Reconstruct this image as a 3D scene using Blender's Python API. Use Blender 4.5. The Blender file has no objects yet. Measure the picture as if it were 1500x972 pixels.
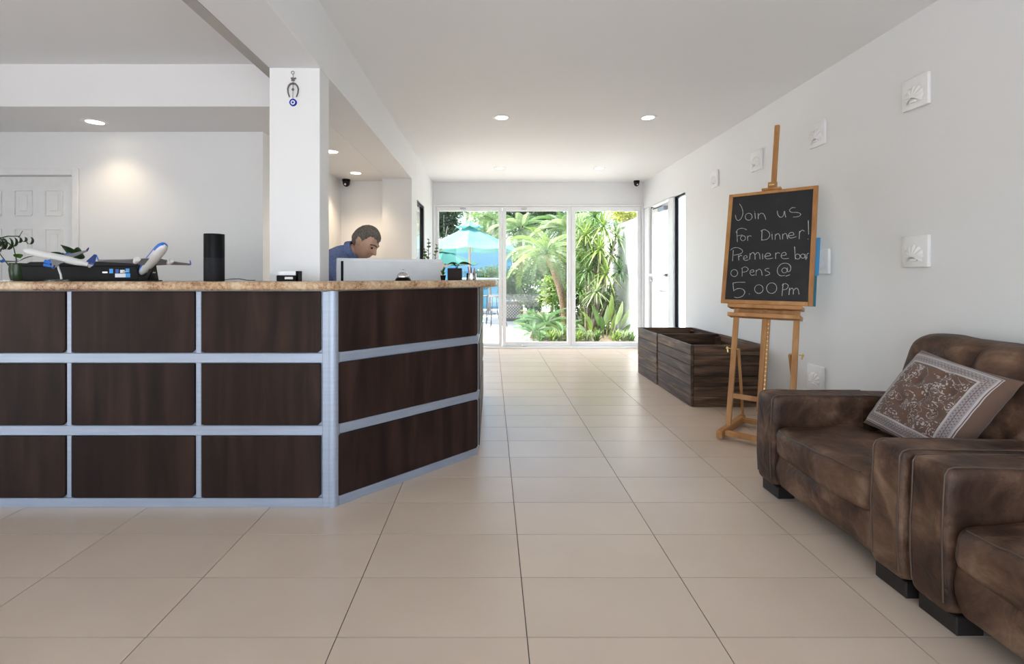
import bpy, bmesh, math, random
from mathutils import Vector, Matrix, noise
random.seed(7)
scene = bpy.context.scene
COL = scene.collection
PI = math.pi
# ------------------------------------------------------------------ camera
EYE = 1.155; FPX = 703.0; CX = 720.0; CY = 404.0
cam_data = bpy.data.cameras.new('camera')
cam_data.sensor_width = 36.0
cam_data.lens = FPX / 1500 * 36.0
cam_data.shift_x = (750 - CX) / 1500
cam_data.shift_y = -(486 - CY) / 1500
cam_data.clip_start = 0.05
cam_data.clip_end = 300
cam = bpy.data.objects.new('camera', cam_data)
cam.location = (0, 0, EYE)
cam.rotation_euler = (PI / 2, 0, 0)
COL.objects.link(cam)
scene.camera = cam
# ------------------------------------------------------------------ colour management
scene.view_settings.view_transform = 'Standard'
scene.view_settings.look = 'None'
scene.view_settings.gamma = 1
scene.view_settings.use_curve_mapping = False
scene.view_settings.exposure = 0.50
# ------------------------------------------------------------------ sky, sun, window light
world = bpy.data.worlds.new('sky')
scene.world = world
world.use_nodes = True
wn = world.node_tree.nodes; wl = world.node_tree.links
wn.clear()
w_out = wn.new('ShaderNodeOutputWorld'); w_bg = wn.new('ShaderNodeBackground')
w_sky = wn.new('ShaderNodeTexSky'); w_sky.sky_type = 'NISHITA'
w_sky.sun_disc = False; w_sky.sun_elevation = math.radians(58); w_sky.sun_rotation = math.radians(-70)
w_sky.air_density = 1.0; w_sky.dust_density = 2.5
w_bg.inputs['Strength'].default_value = 0.60
wl.new(w_sky.outputs['Color'], w_bg.inputs['Color']); wl.new(w_bg.outputs['Background'], w_out.inputs['Surface'])

def lamp(name, kind, loc, energy, color, direction=None, **kw):
    d = bpy.data.lights.new(name, kind); d.energy = energy; d.color = color
    for k, v in kw.items(): setattr(d, k, v)
    o = bpy.data.objects.new(name, d); o.location = loc
    if direction is not None: o.rotation_euler = Vector(direction).to_track_quat('-Z', 'Y').to_euler()
    COL.objects.link(o); return o
lamp('sun', 'SUN', (0, 12, 9), 13.5, (1.0, 0.96, 0.88), (0.55, -0.06, -0.83), angle=math.radians(0.6))
# daylight entering by the wide shopfront opening behind the camera
lamp('shopfront_daylight', 'AREA', (0.2, -2.62, 1.25), 36, (0.82, 0.91, 1.0), (0.10, 1, 0.25), shape='RECTANGLE', size=3.8, size_y=2.2)

# ------------------------------------------------------------------ helpers
def P(px, py, Y):
    return Vector(((px - CX) / FPX * Y, Y, EYE + (CY - py) / FPX * Y))
WM = {}
def root_matrix(o):
    while o.parent: o = o.parent
    return WM.get(o.name, Matrix.Identity(4))
def tag(o, label=None, cat=None, group=None, kind=None):
    if label: o['label'] = label
    if cat: o['category'] = cat
    if group: o['group'] = group
    if kind: o['kind'] = kind
    return o
def thing(name, loc, label, cat, group=None, rz=0.0):
    o = bpy.data.objects.new(name, None); o.empty_display_size = 0.05
    o.location = loc; o.rotation_euler = (0, 0, rz); COL.objects.link(o)
    WM[o.name] = Matrix.Translation(Vector(loc)) @ Matrix.Rotation(rz, 4, 'Z')
    return tag(o, label, cat, group)
def copy_tree(o, parent=None):
    c = o.copy(); COL.objects.link(c); c.parent = parent
    for ch in o.children: copy_tree(ch, c)
    return c
def finish(me, name, mat, parent, smooth):
    if isinstance(mat, (list, tuple)):
        for m in mat: me.materials.append(m)
    elif mat: me.materials.append(mat)
    if smooth is not False and smooth is not None:
        ang = math.radians(40 if smooth is True else smooth)
        b = bmesh.new(); b.from_mesh(me)
        for f in b.faces: f.smooth = True
        for e in b.edges:
            if len(e.link_faces) == 2 and e.calc_face_angle(0) > ang: e.smooth = False
        b.to_mesh(me); b.free()
    o = bpy.data.objects.new(name, me); COL.objects.link(o)
    return o
class MB:
    """collects shapes in WORLD coordinates into one mesh"""
    def __init__(s): s.bm = bmesh.new(); s.mi = 0
    def _add(s, t, M=None):
        if M is not None: bmesh.ops.transform(t, matrix=M, verts=t.verts)
        for f in t.faces: f.material_index = s.mi
        me = bpy.data.meshes.new('tmp'); t.to_mesh(me); t.free(); s.bm.from_mesh(me); bpy.data.meshes.remove(me); return s
    def box(s, x0, x1, y0, y1, z0, z1, bev=0, seg=2, M=None):
        t = bmesh.new(); bmesh.ops.create_cube(t, size=1)
        for v in t.verts: v.co = ((x0 + x1) / 2 + v.co.x * (x1 - x0), (y0 + y1) / 2 + v.co.y * (y1 - y0), (z0 + z1) / 2 + v.co.z * (z1 - z0))
        if bev: bmesh.ops.bevel(t, geom=t.edges[:], offset=bev, segments=seg, affect='EDGES', profile=0.5)
        return s._add(t, M)
    def bar(s, a, b, w, h, up=(0, 0, 1), bev=0):
        a = Vector(a); b = Vector(b); d = b - a; L = d.length; d.normalize()
        r = d.cross(Vector(up))
        if r.length < 1e-4: r = d.cross(Vector((1, 0, 0)))
        r.normalize(); u = r.cross(d)
        M = Matrix((r, d, u)).transposed().to_4x4(); M.translation = (a + b) / 2
        return s.box(-w / 2, w / 2, -L / 2, L / 2, -h / 2, h / 2, bev, 2, M)
    def cyl(s, a, b, r0, r1=None, n=16, caps=True):
        a = Vector(a); b = Vector(b); r1 = r0 if r1 is None else r1
        t = bmesh.new(); bmesh.ops.create_cone(t, cap_ends=caps, segments=n, radius1=r0, radius2=r1, depth=(b - a).length)
        q = (b - a).to_track_quat('Z', 'Y').to_matrix().to_4x4(); q.translation = (a + b) / 2
        return s._add(t, q)
    def ball(s, c, r, n=12, sc=(1, 1, 1)):
        t = bmesh.new(); bmesh.ops.create_uvsphere(t, u_segments=n, v_segments=max(6, n // 2), radius=1)
        for v in t.verts: v.co = (c[0] + v.co.x * r * sc[0], c[1] + v.co.y * r * sc[1], c[2] + v.co.z * r * sc[2])
        return s._add(t)
    def tube(s, pts, r, n=8, closed=False):
        pts = [Vector(p) for p in pts]; N = len(pts); t = bmesh.new(); rings = []
        prev = None
        for i, p in enumerate(pts):
            if closed: d = pts[(i + 1) % N] - pts[i - 1]
            else: d = pts[min(i + 1, N - 1)] - pts[max(i - 1, 0)]
            d.normalize()
            if prev is None:
                ref = Vector((0, 0, 1)) if abs(d.z) < 0.9 else Vector((1, 0, 0))
                u = d.cross(ref).normalized()
            else:
                u = (prev - d * prev.dot(d)).normalized()
            prev = u; w = d.cross(u)
            rr = r[i] if isinstance(r, (list, tuple)) else r
            rings.append([t.verts.new(p + (u * math.cos(2 * PI * k / n) + w * math.sin(2 * PI * k / n)) * rr) for k in range(n)])
        for i in range(N if closed else N - 1):
            A = rings[i]; B = rings[(i + 1) % N]
            for k in range(n): t.faces.new((A[k], A[(k + 1) % n], B[(k + 1) % n], B[k]))
        if not closed: t.faces.new(rings[0][::-1]); t.faces.new(rings[-1])
        bmesh.ops.recalc_face_normals(t, faces=t.faces)
        return s._add(t)
    def lathe(s, prof, M=None, n=24):
        t = bmesh.new(); rings = []
        for r, z in prof:
            rings.append([t.verts.new((max(r, 1e-4) * math.cos(2 * PI * k / n), max(r, 1e-4) * math.sin(2 * PI * k / n), z)) for k in range(n)])
        for A, B in zip(rings, rings[1:]):
            for k in range(n): t.faces.new((A[k], A[(k + 1) % n], B[(k + 1) % n], B[k]))
        t.faces.new(rings[0][::-1]); t.faces.new(rings[-1])
        bmesh.ops.recalc_face_normals(t, faces=t.faces)
        return s._add(t, M)
    def prism(s, poly, z0, z1, bev=0, seg=2, M=None):
        t = bmesh.new(); vs = [t.verts.new((p[0], p[1], z0)) for p in poly]; f = t.faces.new(vs)
        r = bmesh.ops.extrude_face_region(t, geom=[f])
        for e in r['geom']:
            if isinstance(e, bmesh.types.BMVert): e.co.z = z1
        bmesh.ops.recalc_face_normals(t, faces=t.faces)
        if bev:
            ed = [e for e in t.edges if abs(e.verts[0].co.z - e.verts[1].co.z) < 1e-6]
            bmesh.ops.bevel(t, geom=ed, offset=bev, segments=seg, affect='EDGES', profile=0.5)
        return s._add(t, M)
    def poly(s, verts, faces, M=None):
        t = bmesh.new(); vs = [t.verts.new(v) for v in verts]
        for f in faces: t.faces.new([vs[i] for i in f])
        return s._add(t, M)
    def rbox(s, lo, hi, r, n=10, fn=None):
        """dense rounded box, optionally deformed by fn(point)"""
        t = bmesh.new(); bmesh.ops.create_cube(t, size=2); bmesh.ops.subdivide_edges(t, edges=t.edges[:], cuts=n, use_grid_fill=True)
        c = [(a + b) / 2 for a, b in zip(lo, hi)]; h = [(b - a) / 2 for a, b in zip(lo, hi)]
        for v in t.verts:
            p = []
            for k in range(3):
                x = v.co[k]; x = math.copysign(1 - (1 - abs(x)) ** 1.6, x); p.append(x * h[k])
            q = [max(-(h[k] - r), min(h[k] - r, p[k])) for k in range(3)]
            d = Vector([p[k] - q[k] for k in range(3)])
            if d.length > 1e-7: d = d.normalized() * r
            w = Vector([c[k] + q[k] + d[k] for k in range(3)])
            v.co = fn(w) if fn else w
        return s._add(t)
    def mesh(s, name, M=None):
        me = bpy.data.meshes.new(name)
        if M is not None: bmesh.ops.transform(s.bm, matrix=M, verts=s.bm.verts)
        s.bm.to_mesh(me); s.bm.free(); return me
    def build(s, name, mat, parent=None, smooth=False, label=None, cat=None, group=None, kind=None):
        if parent is not None:
            me = s.mesh(name, root_matrix(parent).inverted())
            o = finish(me, name, mat, parent, smooth); o.parent = parent
        else:
            vs = [v.co for v in s.bm.verts]
            c = Vector(((min(v.x for v in vs) + max(v.x for v in vs)) / 2, (min(v.y for v in vs) + max(v.y for v in vs)) / 2, min(v.z for v in vs)))
            me = s.mesh(name, Matrix.Translation(-c)); o = finish(me, name, mat, None, smooth); o.location = c
            WM[o.name] = Matrix.Translation(c)
        return tag(o, label, cat, group, kind)
def struct(name, mb, mat, parent=None, smooth=False):
    o = mb.build(name, mat, parent, smooth)
    if parent is None: o['kind'] = 'structure'
    return o
def BX(*a, **k): return MB().box(*a, **k)

# ------------------------------------------------------------------ materials
def new_mat(name):
    m = bpy.data.materials.new(name); m.use_nodes = True; nt = m.node_tree
    return m, nt, nt.nodes, nt.links, nt.nodes['Principled BSDF']
def setp(b, **k):
    names = {'rough': 'Roughness', 'metal': 'Metallic', 'spec': 'Specular IOR Level', 'coat': 'Coat Weight', 'emit': 'Emission Strength', 'sheen': 'Sheen Weight'}
    for a, v in k.items(): b.inputs[names[a]].default_value = v
def plain(name, col, rough=0.5, **k):
    m, nt, n, l, b = new_mat(name); b.inputs['Base Color'].default_value = (*col, 1); setp(b, rough=rough, **k)
    # a trace of unevenness so no surface is perfectly flat in tone
    tc = n.new('ShaderNodeTexCoord'); nz = n.new('ShaderNodeTexNoise'); nz.inputs['Scale'].default_value = 14
    mx = n.new('ShaderNodeMix'); mx.data_type = 'RGBA'; mx.inputs[6].default_value = (*[c * 0.94 for c in col], 1); mx.inputs[7].default_value = (*[min(1, c * 1.05) for c in col], 1)
    l.new(tc.outputs['Object'], nz.inputs['Vector']); l.new(nz.outputs['Fac'], mx.inputs[0]); l.new(mx.outputs[2], b.inputs['Base Color'])
    return m
def ramp(n, stops):
    r = n.new('ShaderNodeValToRGB'); e = r.color_ramp.elements
    e.remove(e[1]); e[0].position = stops[0][0]; e[0].color = (*stops[0][1], 1)
    for p, c in stops[1:]:
        x = e.new(p); x.color = (*c, 1)
    return r
def noise_mat(name, stops, scale=(4, 4, 4), detail=6, rough=0.5, bump=0.0, bump_scale=60, distort=0.0, rnd=False, coord='Object', rough_var=None, **k):
    m, nt, n, l, b = new_mat(name); setp(b, rough=rough, **k)
    tc = n.new('ShaderNodeTexCoord'); mp = n.new('ShaderNodeMapping'); mp.inputs['Scale'].default_value = scale
    l.new(tc.outputs[coord], mp.inputs['Vector'])
    if rnd:
        oi = n.new('ShaderNodeObjectInfo'); ml = n.new('ShaderNodeMath'); ml.operation = 'MULTIPLY'; ml.inputs[1].default_value = 37.0
        cb = n.new('ShaderNodeCombineXYZ'); l.new(oi.outputs['Random'], ml.inputs[0])
        for s_ in 'XYZ': l.new(ml.outputs[0], cb.inputs[s_])
        l.new(cb.outputs[0], mp.inputs['Location'])
    nz = n.new('ShaderNodeTexNoise'); nz.inputs['Scale'].default_value = 1; nz.inputs['Detail'].default_value = detail; nz.inputs['Distortion'].default_value = distort
    l.new(mp.outputs[0], nz.inputs['Vector'])
    r = ramp(n, stops); l.new(nz.outputs['Fac'], r.inputs[0])
    out = r.outputs[0]
    if rnd:
        hs = n.new('ShaderNodeHueSaturation'); mr = n.new('ShaderNodeMapRange'); mr.inputs[3].default_value = 1 - rnd; mr.inputs[4].default_value = 1 + rnd
        l.new(oi.outputs['Random'], mr.inputs[0]); l.new(mr.outputs[0], hs.inputs['Value']); l.new(out, hs.inputs['Color']); out = hs.outputs[0]
    l.new(out, b.inputs['Base Color'])
    if rough_var:
        mr2 = n.new('ShaderNodeMapRange'); mr2.inputs[3].default_value = rough_var[0]; mr2.inputs[4].default_value = rough_var[1]
        l.new(nz.outputs['Fac'], mr2.inputs[0]); l.new(mr2.outputs[0], b.inputs['Roughness'])
    if bump:
        nb = n.new('ShaderNodeTexNoise'); nb.inputs['Scale'].default_value = bump_scale; nb.inputs['Detail'].default_value = 4
        bp = n.new('ShaderNodeBump'); bp.inputs['Strength'].default_value = bump; bp.inputs['Distance'].default_value = 0.01
        l.new(tc.outputs['Object'], nb.inputs['Vector']); l.new(nb.outputs['Fac'], bp.inputs['Height']); l.new(bp.outputs[0], b.inputs['Normal'])
    return m
def emission(name, col, strength):
    m, nt, n, l, b = new_mat(name); b.inputs['Base Color'].default_value = (*col, 1)
    b.inputs['Emission Color'].default_value = (*col, 1); b.inputs['Emission Strength'].default_value = strength; return m
def glass_mat(name, tint=(0.97, 0.985, 0.98), refl=1.0):
    m = bpy.data.materials.new(name); m.use_nodes = True; n = m.node_tree.nodes; l = m.node_tree.links; n.clear()
    o = n.new('ShaderNodeOutputMaterial'); t = n.new('ShaderNodeBsdfTransparent'); g = n.new('ShaderNodeBsdfGlossy'); f = n.new('ShaderNodeLayerWeight'); mx = n.new('ShaderNodeMixShader')
    t.inputs['Color'].default_value = (*tint, 1); g.inputs['Roughness'].default_value = 0.02; f.inputs['Blend'].default_value = 0.5
    pw = n.new('ShaderNodeMath'); pw.operation = 'POWER'; pw.inputs[1].default_value = 5.0; l.new(f.outputs['Facing'], pw.inputs[0])
    ml = n.new('ShaderNodeMath'); ml.operation = 'MULTIPLY_ADD'; ml.inputs[1].default_value = 0.85; ml.inputs[2].default_value = 0.035 * refl
    l.new(pw.outputs[0], ml.inputs[0]); l.new(ml.outputs[0], mx.inputs[0]); l.new(t.outputs[0], mx.inputs[1]); l.new(g.outputs[0], mx.inputs[2]); l.new(mx.outputs[0], o.inputs['Surface']); return m
def leaf_mat(name, c0, c1, trans=0.35, scale=6.0, rough=0.45):
    m = bpy.data.materials.new(name); m.use_nodes = True; n = m.node_tree.nodes; l = m.node_tree.links; b = n['Principled BSDF']; o = n['Material Output']
    setp(b, rough=rough)
    tc = n.new('ShaderNodeTexCoord'); nz = n.new('ShaderNodeTexNoise'); nz.inputs['Scale'].default_value = scale; nz.inputs['Detail'].default_value = 3
    r = ramp(n, [(0.3, c0), (0.7, c1)]); l.new(tc.outputs['Object'], nz.inputs['Vector']); l.new(nz.outputs['Fac'], r.inputs[0]); l.new(r.outputs[0], b.inputs['Base Color'])
    t = n.new('ShaderNodeBsdfTranslucent'); l.new(r.outputs[0], t.inputs['Color'])
    mx = n.new('ShaderNodeMixShader'); mx.inputs[0].default_value = trans; l.new(b.outputs[0], mx.inputs[1]); l.new(t.outputs[0], mx.inputs[2]); l.new(mx.outputs[0], o.inputs['Surface']); return m
M = {}
M['paint'] = noise_mat('wall_paint', [(0.3, (0.785, 0.787, 0.79)), (0.7, (0.815, 0.817, 0.82))], (0.8, 0.8, 0.8), rough=0.55, bump=0.03, bump_scale=220, spec=0.3)
M['ceil'] = noise_mat('ceiling_paint', [(0.3, (0.80, 0.80, 0.80)), (0.7, (0.83, 0.83, 0.83))], (0.6, 0.6, 0.6), rough=0.7, bump=0.02, bump_scale=180, spec=0.2)
M['gloss_white'] = plain('white_gloss_paint', (0.80, 0.80, 0.80), 0.35)
M['frame'] = plain('white_aluminium_frame', (0.82, 0.83, 0.83), 0.35)
M['taupe'] = plain('taupe_strip', (0.42, 0.40, 0.385), 0.6)
M['tile'] = noise_mat('beige_porcelain_tile', [(0.0, (0.56, 0.442, 0.338)), (1.0, (0.68, 0.55, 0.435))], (2.6, 2.6, 2.6), detail=5, rough=0.30, rnd=0.03)
M['grout'] = noise_mat('brown_grout', [(0.3, (0.10, 0.085, 0.07)), (0.7, (0.15, 0.125, 0.105))], (30, 30, 30), rough=0.9)
M['laminate'] = noise_mat('dark_wenge_laminate', [(0.25, (0.013, 0.0075, 0.0066)), (0.5, (0.026, 0.0145, 0.0115)), (0.78, (0.056, 0.030, 0.022))], (11, 11, 1.3), detail=8, rough=0.42, distort=0.6, rnd=0.10, spec=0.13)
M['alu'] = noise_mat('brushed_aluminium', [(0.3, (0.355, 0.405, 0.50)), (0.7, (0.42, 0.47, 0.565))], (3, 3, 60), rough=0.45, metal=0.55)
M['silver'] = plain('chrome', (0.72, 0.72, 0.72), 0.18, metal=1.0)
M['brass'] = plain('brass', (0.75, 0.55, 0.25), 0.28, metal=1.0)
M['black'] = plain('black_plastic', (0.007, 0.007, 0.008), 0.35, spec=0.10)
M['dark'] = plain('charcoal_plastic', (0.024, 0.024, 0.027), 0.5, spec=0.15)
M['white'] = plain('white_plastic', (0.80, 0.81, 0.83), 0.4)
M['glass'] = glass_mat('window_glass')
M['acrylic'] = glass_mat('clear_acrylic', (0.90, 0.93, 0.92), 1.6)
def granite():
    m, nt, n, l, b = new_mat('beige_granite'); setp(b, rough=0.22, spec=0.5)
    tc = n.new('ShaderNodeTexCoord'); nz = n.new('ShaderNodeTexNoise'); nz.inputs['Scale'].default_value = 58; nz.inputs['Detail'].default_value = 9; nz.inputs['Roughness'].default_value = 0.78
    r = ramp(n, [(0.36, (0.05, 0.025, 0.016)), (0.45, (0.26, 0.125, 0.065)), (0.52, (0.46, 0.29, 0.165)), (0.60, (0.60, 0.44, 0.28)), (0.72, (0.70, 0.58, 0.42))])
    n2 = n.new('ShaderNodeTexNoise'); n2.inputs['Scale'].default_value = 5; n2.inputs['Detail'].default_value = 5
    ad = n.new('ShaderNodeMath'); ad.operation = 'MULTIPLY_ADD'; ad.inputs[1].default_value = 0.45; 
    mp = n.new('ShaderNodeMath'); mp.operation = 'MULTIPLY'; mp.inputs[1].default_value = 0.62
    l.new(tc.outputs['Object'], nz.inputs['Vector']); l.new(tc.outputs['Object'], n2.inputs['Vector'])
    l.new(nz.outputs['Fac'], mp.inputs[0]); l.new(n2.outputs['Fac'], ad.inputs[0]); l.new(mp.outputs[0], ad.inputs[2]); l.new(ad.outputs[0], r.inputs[0]); l.new(r.outputs[0], b.inputs['Base Color']); return m
M['granite'] = granite()
def leather():
    m, nt, n, l, b = new_mat('worn_brown_leather'); setp(b, rough=0.5, spec=0.28)
    tc = n.new('ShaderNodeTexCoord'); nz = n.new('ShaderNodeTexNoise'); nz.inputs['Scale'].default_value = 4.2; nz.inputs['Detail'].default_value = 10; nz.inputs['Roughness'].default_value = 0.62; nz.inputs['Distortion'].default_value = 0.5
    geo = n.new('ShaderNodeNewGeometry')
    r = ramp(n, [(0.34, (0.024, 0.0125, 0.0085)), (0.47, (0.064, 0.033, 0.0205)), (0.58, (0.135, 0.074, 0.045)), (0.72, (0.26, 0.165, 0.11))])
    l.new(tc.outputs['Object'], nz.inputs['Vector'])
    # scuffed crests: worn paler on convex edges
    mr = n.new('ShaderNodeMapRange'); mr.inputs[1].default_value = 0.49; mr.inputs[2].default_value = 0.56; mr.inputs[3].default_value = -0.03; mr.inputs[4].default_value = 0.14
    ad = n.new('ShaderNodeMath'); ad.operation = 'ADD'; l.new(geo.outputs['Pointiness'], mr.inputs[0]); l.new(mr.outputs[0], ad.inputs[0]); l.new(nz.outputs['Fac'], ad.inputs[1])
    l.new(ad.outputs[0], r.inputs[0]); l.new(r.outputs[0], b.inputs['Base Color'])
    rr = n.new('ShaderNodeMapRange'); rr.inputs[3].default_value = 0.36; rr.inputs[4].default_value = 0.66; l.new(nz.outputs['Fac'], rr.inputs[0]); l.new(rr.outputs[0], b.inputs['Roughness'])
    nb = n.new('ShaderNodeTexNoise'); nb.inputs['Scale'].default_value = 9; nb.inputs['Detail'].default_value = 8; nb.inputs['Distortion'].default_value = 1.2
    bp = n.new('ShaderNodeBump'); bp.inputs['Strength'].default_value = 0.42; bp.inputs['Distance'].default_value = 0.03
    l.new(tc.outputs['Object'], nb.inputs['Vector']); l.new(nb.outputs['Fac'], bp.inputs['Height']); l.new(bp.outputs[0], b.inputs['Normal']); return m
M['leather'] = leather()
M['seam'] = plain('leather_piping', (0.085, 0.052, 0.036), 0.5)
M['foot'] = plain('black_wood_foot', (0.012, 0.009, 0.008), 0.45)
def wood(name, stops, sc, rough=0.5, rnd=0.1, bump=0.1):
    return noise_mat(name, stops, sc, detail=9, rough=rough, distort=0.8, rnd=rnd, bump=bump, bump_scale=70, spec=0.3)
beech = [(0.3, (0.36, 0.165, 0.058)), (0.5, (0.46, 0.225, 0.085)), (0.75, (0.56, 0.30, 0.125))]
M['beech'] = wood('oiled_beech', beech, (9, 9, 3), 0.42, 0.06, 0.03)
dkw = [(0.28, (0.022, 0.012, 0.007)), (0.46, (0.070, 0.039, 0.023)), (0.62, (0.150, 0.090, 0.057)), (0.8, (0.27, 0.185, 0.125))]
M['plank_y'] = wood('weathered_plank_lengthwise', dkw, (26, 2.2, 26), 0.5, 0.25, 0.3)
M['plank_x'] = wood('weathered_plank_crosswise', dkw, (2.2, 26, 26), 0.5, 0.25, 0.3)
M['chalkboard'] = noise_mat('chalkboard_slate', [(0.3, (0.0125, 0.0125, 0.014)), (0.6, (0.020, 0.020, 0.022)), (0.85, (0.040, 0.040, 0.042))], (3, 3, 5), rough=0.75, distort=1.0)
M['chalk'] = noise_mat('chalk', [(0.3, (0.30, 0.30, 0.30)), (0.7, (0.62, 0.62, 0.60))], (160, 160, 160), rough=0.95)
M['blue_card'] = plain('blue_card', (0.05, 0.27, 0.55), 0.5)
M['teal_card'] = plain('teal_card', (0.02, 0.17, 0.25), 0.5)
M['plaster'] = plain('white_plaster_relief', (0.86, 0.855, 0.85), 0.45)
M['concrete'] = noise_mat('pale_concrete', [(0.3, (0.50, 0.485, 0.46)), (0.7, (0.61, 0.595, 0.57))], (2, 2, 2), rough=0.85, bump=0.1)
M['render_wall'] = noise_mat('white_garden_wall_render', [(0.3, (0.80, 0.80, 0.78)), (0.7, (0.86, 0.86, 0.85))], (1.5, 1.5, 1.5), rough=0.85, bump=0.15, bump_scale=50)
M['soil'] = noise_mat('mulch', [(0.3, (0.05, 0.035, 0.022)), (0.7, (0.16, 0.12, 0.085))], (18, 18, 18), rough=0.95, bump=0.6, bump_scale=40)
# ================================================================== THE ROOM
XR = 2.43; XL = -5.0; YB = 7.69; YF = -2.7; ZC = 2.654; ZB = 2.302; XBM = -0.94; XBL = -1.228; ZL = 2.589; YD = 3.251; YW = 3.82; XS = -1.82; YN = 5.80
# floor slab with separate tiles
GX0, GY0, TW, TD, JT = 0.1139, 1.535, 0.610, 0.3052, 0.0035
floor = struct('floor', BX(XL, XR + 0.1, YF, YB + 0.12, -0.20, -0.004), M['grout'])
def tile_mesh(w, d):
    t = MB().box(-w / 2, w / 2, -d / 2, d / 2, -0.012, 0.0); return t.mesh('tile')
tiles = {}
def put_tile(x0, x1, y0, y1):
    w = round(x1 - x0 - JT, 4); d = round(y1 - y0 - JT, 4)
    if (w, d) not in tiles:
        me = tile_mesh(w, d); me.materials.append(M['tile']); tiles[(w, d)] = me
    o = bpy.data.objects.new('tile', tiles[(w, d)]); COL.objects.link(o); o.parent = floor
    o.location = Vector(((x0 + x1) / 2, (y0 + y1) / 2, 0)) - floor.location
far_fill = []
for i in range(-9, 4):
    for j in range(-14, 21):
        x0 = GX0 + i * TW; x1 = min(x0 + TW, XR); y0 = GY0 + j * TD; y1 = min(y0 + TD, YB + 0.02)
        if x1 - x0 < 0.02 or y1 - y0 < 0.02 or x0 < XL: continue
        # individually built where the camera can see them, the rest joined below
        vis = y1 > 1.25 and x1 / max(y1, 0.1) > -1.04 and x0 / max(y1, 0.1) < 1.12
        hid = (y0 > 2.62 and x1 < -0.75) or (y0 > 3.1 and x1 < -0.2) or (y0 > 4.0 and x1 < -0.1 and y1 < 5) or (x0 > 1.9 and y1 < 2.7)
        if vis and not hid: put_tile(x0, x1, y0, y1)
        else: far_fill.append((x0, x1, y0, y1))
mb = MB()
for x0, x1, y0, y1 in far_fill: mb.box(x0 + JT / 2, x1 - JT / 2, y0 + JT / 2, y1 - JT / 2, -0.012, 0)
rest = mb.build('tile_field', M['tile'], floor); rest['kind'] = 'stuff'
# ceilings
struct('ceiling', BX(XBM, XR + 0.15, YF, YB + 0.15, ZC, ZC + 0.2), M['ceil'])
struct('ceiling_left', BX(XL - 0.15, XBL, YF, YD, ZL, ZC + 0.2), M['ceil'])
t = MB(); t.box(XL - 0.15, XBL, YD, YW + 0.15, ZB, ZC + 0.2); t.box(XS - 0.15, XBL, YW + 0.15, YN + 0.15, ZB, ZC + 0.2)
struct('ceiling_soffit', t, M['ceil'])
struct('trim_1', BX(XBL, XBM, YF, YN + 0.15, ZB, ZC + 0.2, 0.003, 1), M['paint'])          # boxed beam over the column
struct('beam_edge_strip', BX(XBL - 0.062, XBL, YF, YD, ZB + 0.001, ZL), M['taupe'])  # darker strip along the beam's lower left edge
# walls
t = MB(); t.box(XR, XR + 0.15, YF, 6.015, -0.2, ZC); t.box(XR, XR + 0.15, 6.015, YB, 2.225, ZC); t.box(XR, XR + 0.15, YB, YB + 0.15, -0.2, ZC)
struct('wall_right', t, M['paint'])
t = MB(); t.box(-0.94, XR, YB, YB + 0.15, 2.293, ZC)
struct('wall_back', t, M['paint'])
WY0, WY1, WZ1 = 6.05, 6.72, 2.125
t = MB(); t.box(XBM - 0.15, XBM, 5.952, WY0, -0.2, ZC); t.box(XBM - 0.15, XBM, WY0, WY1, WZ1, ZC); t.box(XBM - 0.15, XBM, WY0, WY1, -0.2, 0.35); t.box(XBM - 0.15, XBM, WY1, YB + 0.15, -0.2, ZC)
struct('wall_left', t, M['paint'])
t = MB(); t.box(-1.285, XBM, 5.65, 5.951, -0.2, ZB)
struct('wall_pier', t, M['paint'])
struct('wall_nook', BX(XS, -1.286, YN, YN + 0.15, -0.2, ZB), M['paint'])
struct('wall_passage', BX(XS - 0.15, XS, YW + 0.151, YN + 0.15, -0.2, ZB), M['paint'])
DX1 = (107 - CX) / FPX * YW; DX0 = DX1 - 0.82; DZ = 1.957
t = MB(); t.box(XL, DX0, YW, YW + 0.15, -0.2, ZB); t.box(DX0, DX1, YW, YW + 0.15, DZ, ZB); t.box(DX1, XS, YW, YW + 0.15, -0.2, ZB)
struct('wall_office', t, M['paint'])
t = MB(); t.box(XL - 0.15, XL, YF, -2.4, -0.2, ZL); t.box(XL - 0.15, XL, 0.8, YW + 0.15, -0.2, ZL); t.box(XL - 0.15, XL, -2.4, 0.8, 2.40, ZL)  # unseen wall, its opening added to light the right wall
struct('wall_side', t, M['paint'])
struct('sun_shield_side', BX(XL - 3.0, XL - 0.152, -3.2, 1.8, 2.45, 2.60), M['ceil'])  # unseen slab added to keep direct sun out of the side opening
struct('sun_shield_left', BX(XBM - 2.2, XBM - 0.152, YN + 0.2, YB + 0.15, 2.45, 2.60), M['ceil'])  # unseen slab added over the left window to stop a sun patch indoors
t = MB(); t.box(XL - 0.15, -2.6, YF - 0.15, YF, -0.2, ZC + 0.2); t.box(2.2, XR + 0.15, YF - 0.15, YF, -0.2, ZC + 0.2); t.box(-2.6, 2.2, YF - 0.15, YF, 2.45, ZC + 0.2)
struct('wall_front', t, M['paint'])
struct('column', BX(XBL + 0.004, XBM - 0.006, 2.644, 2.792, 0, ZB, 0.002, 1), M['paint'])
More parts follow.
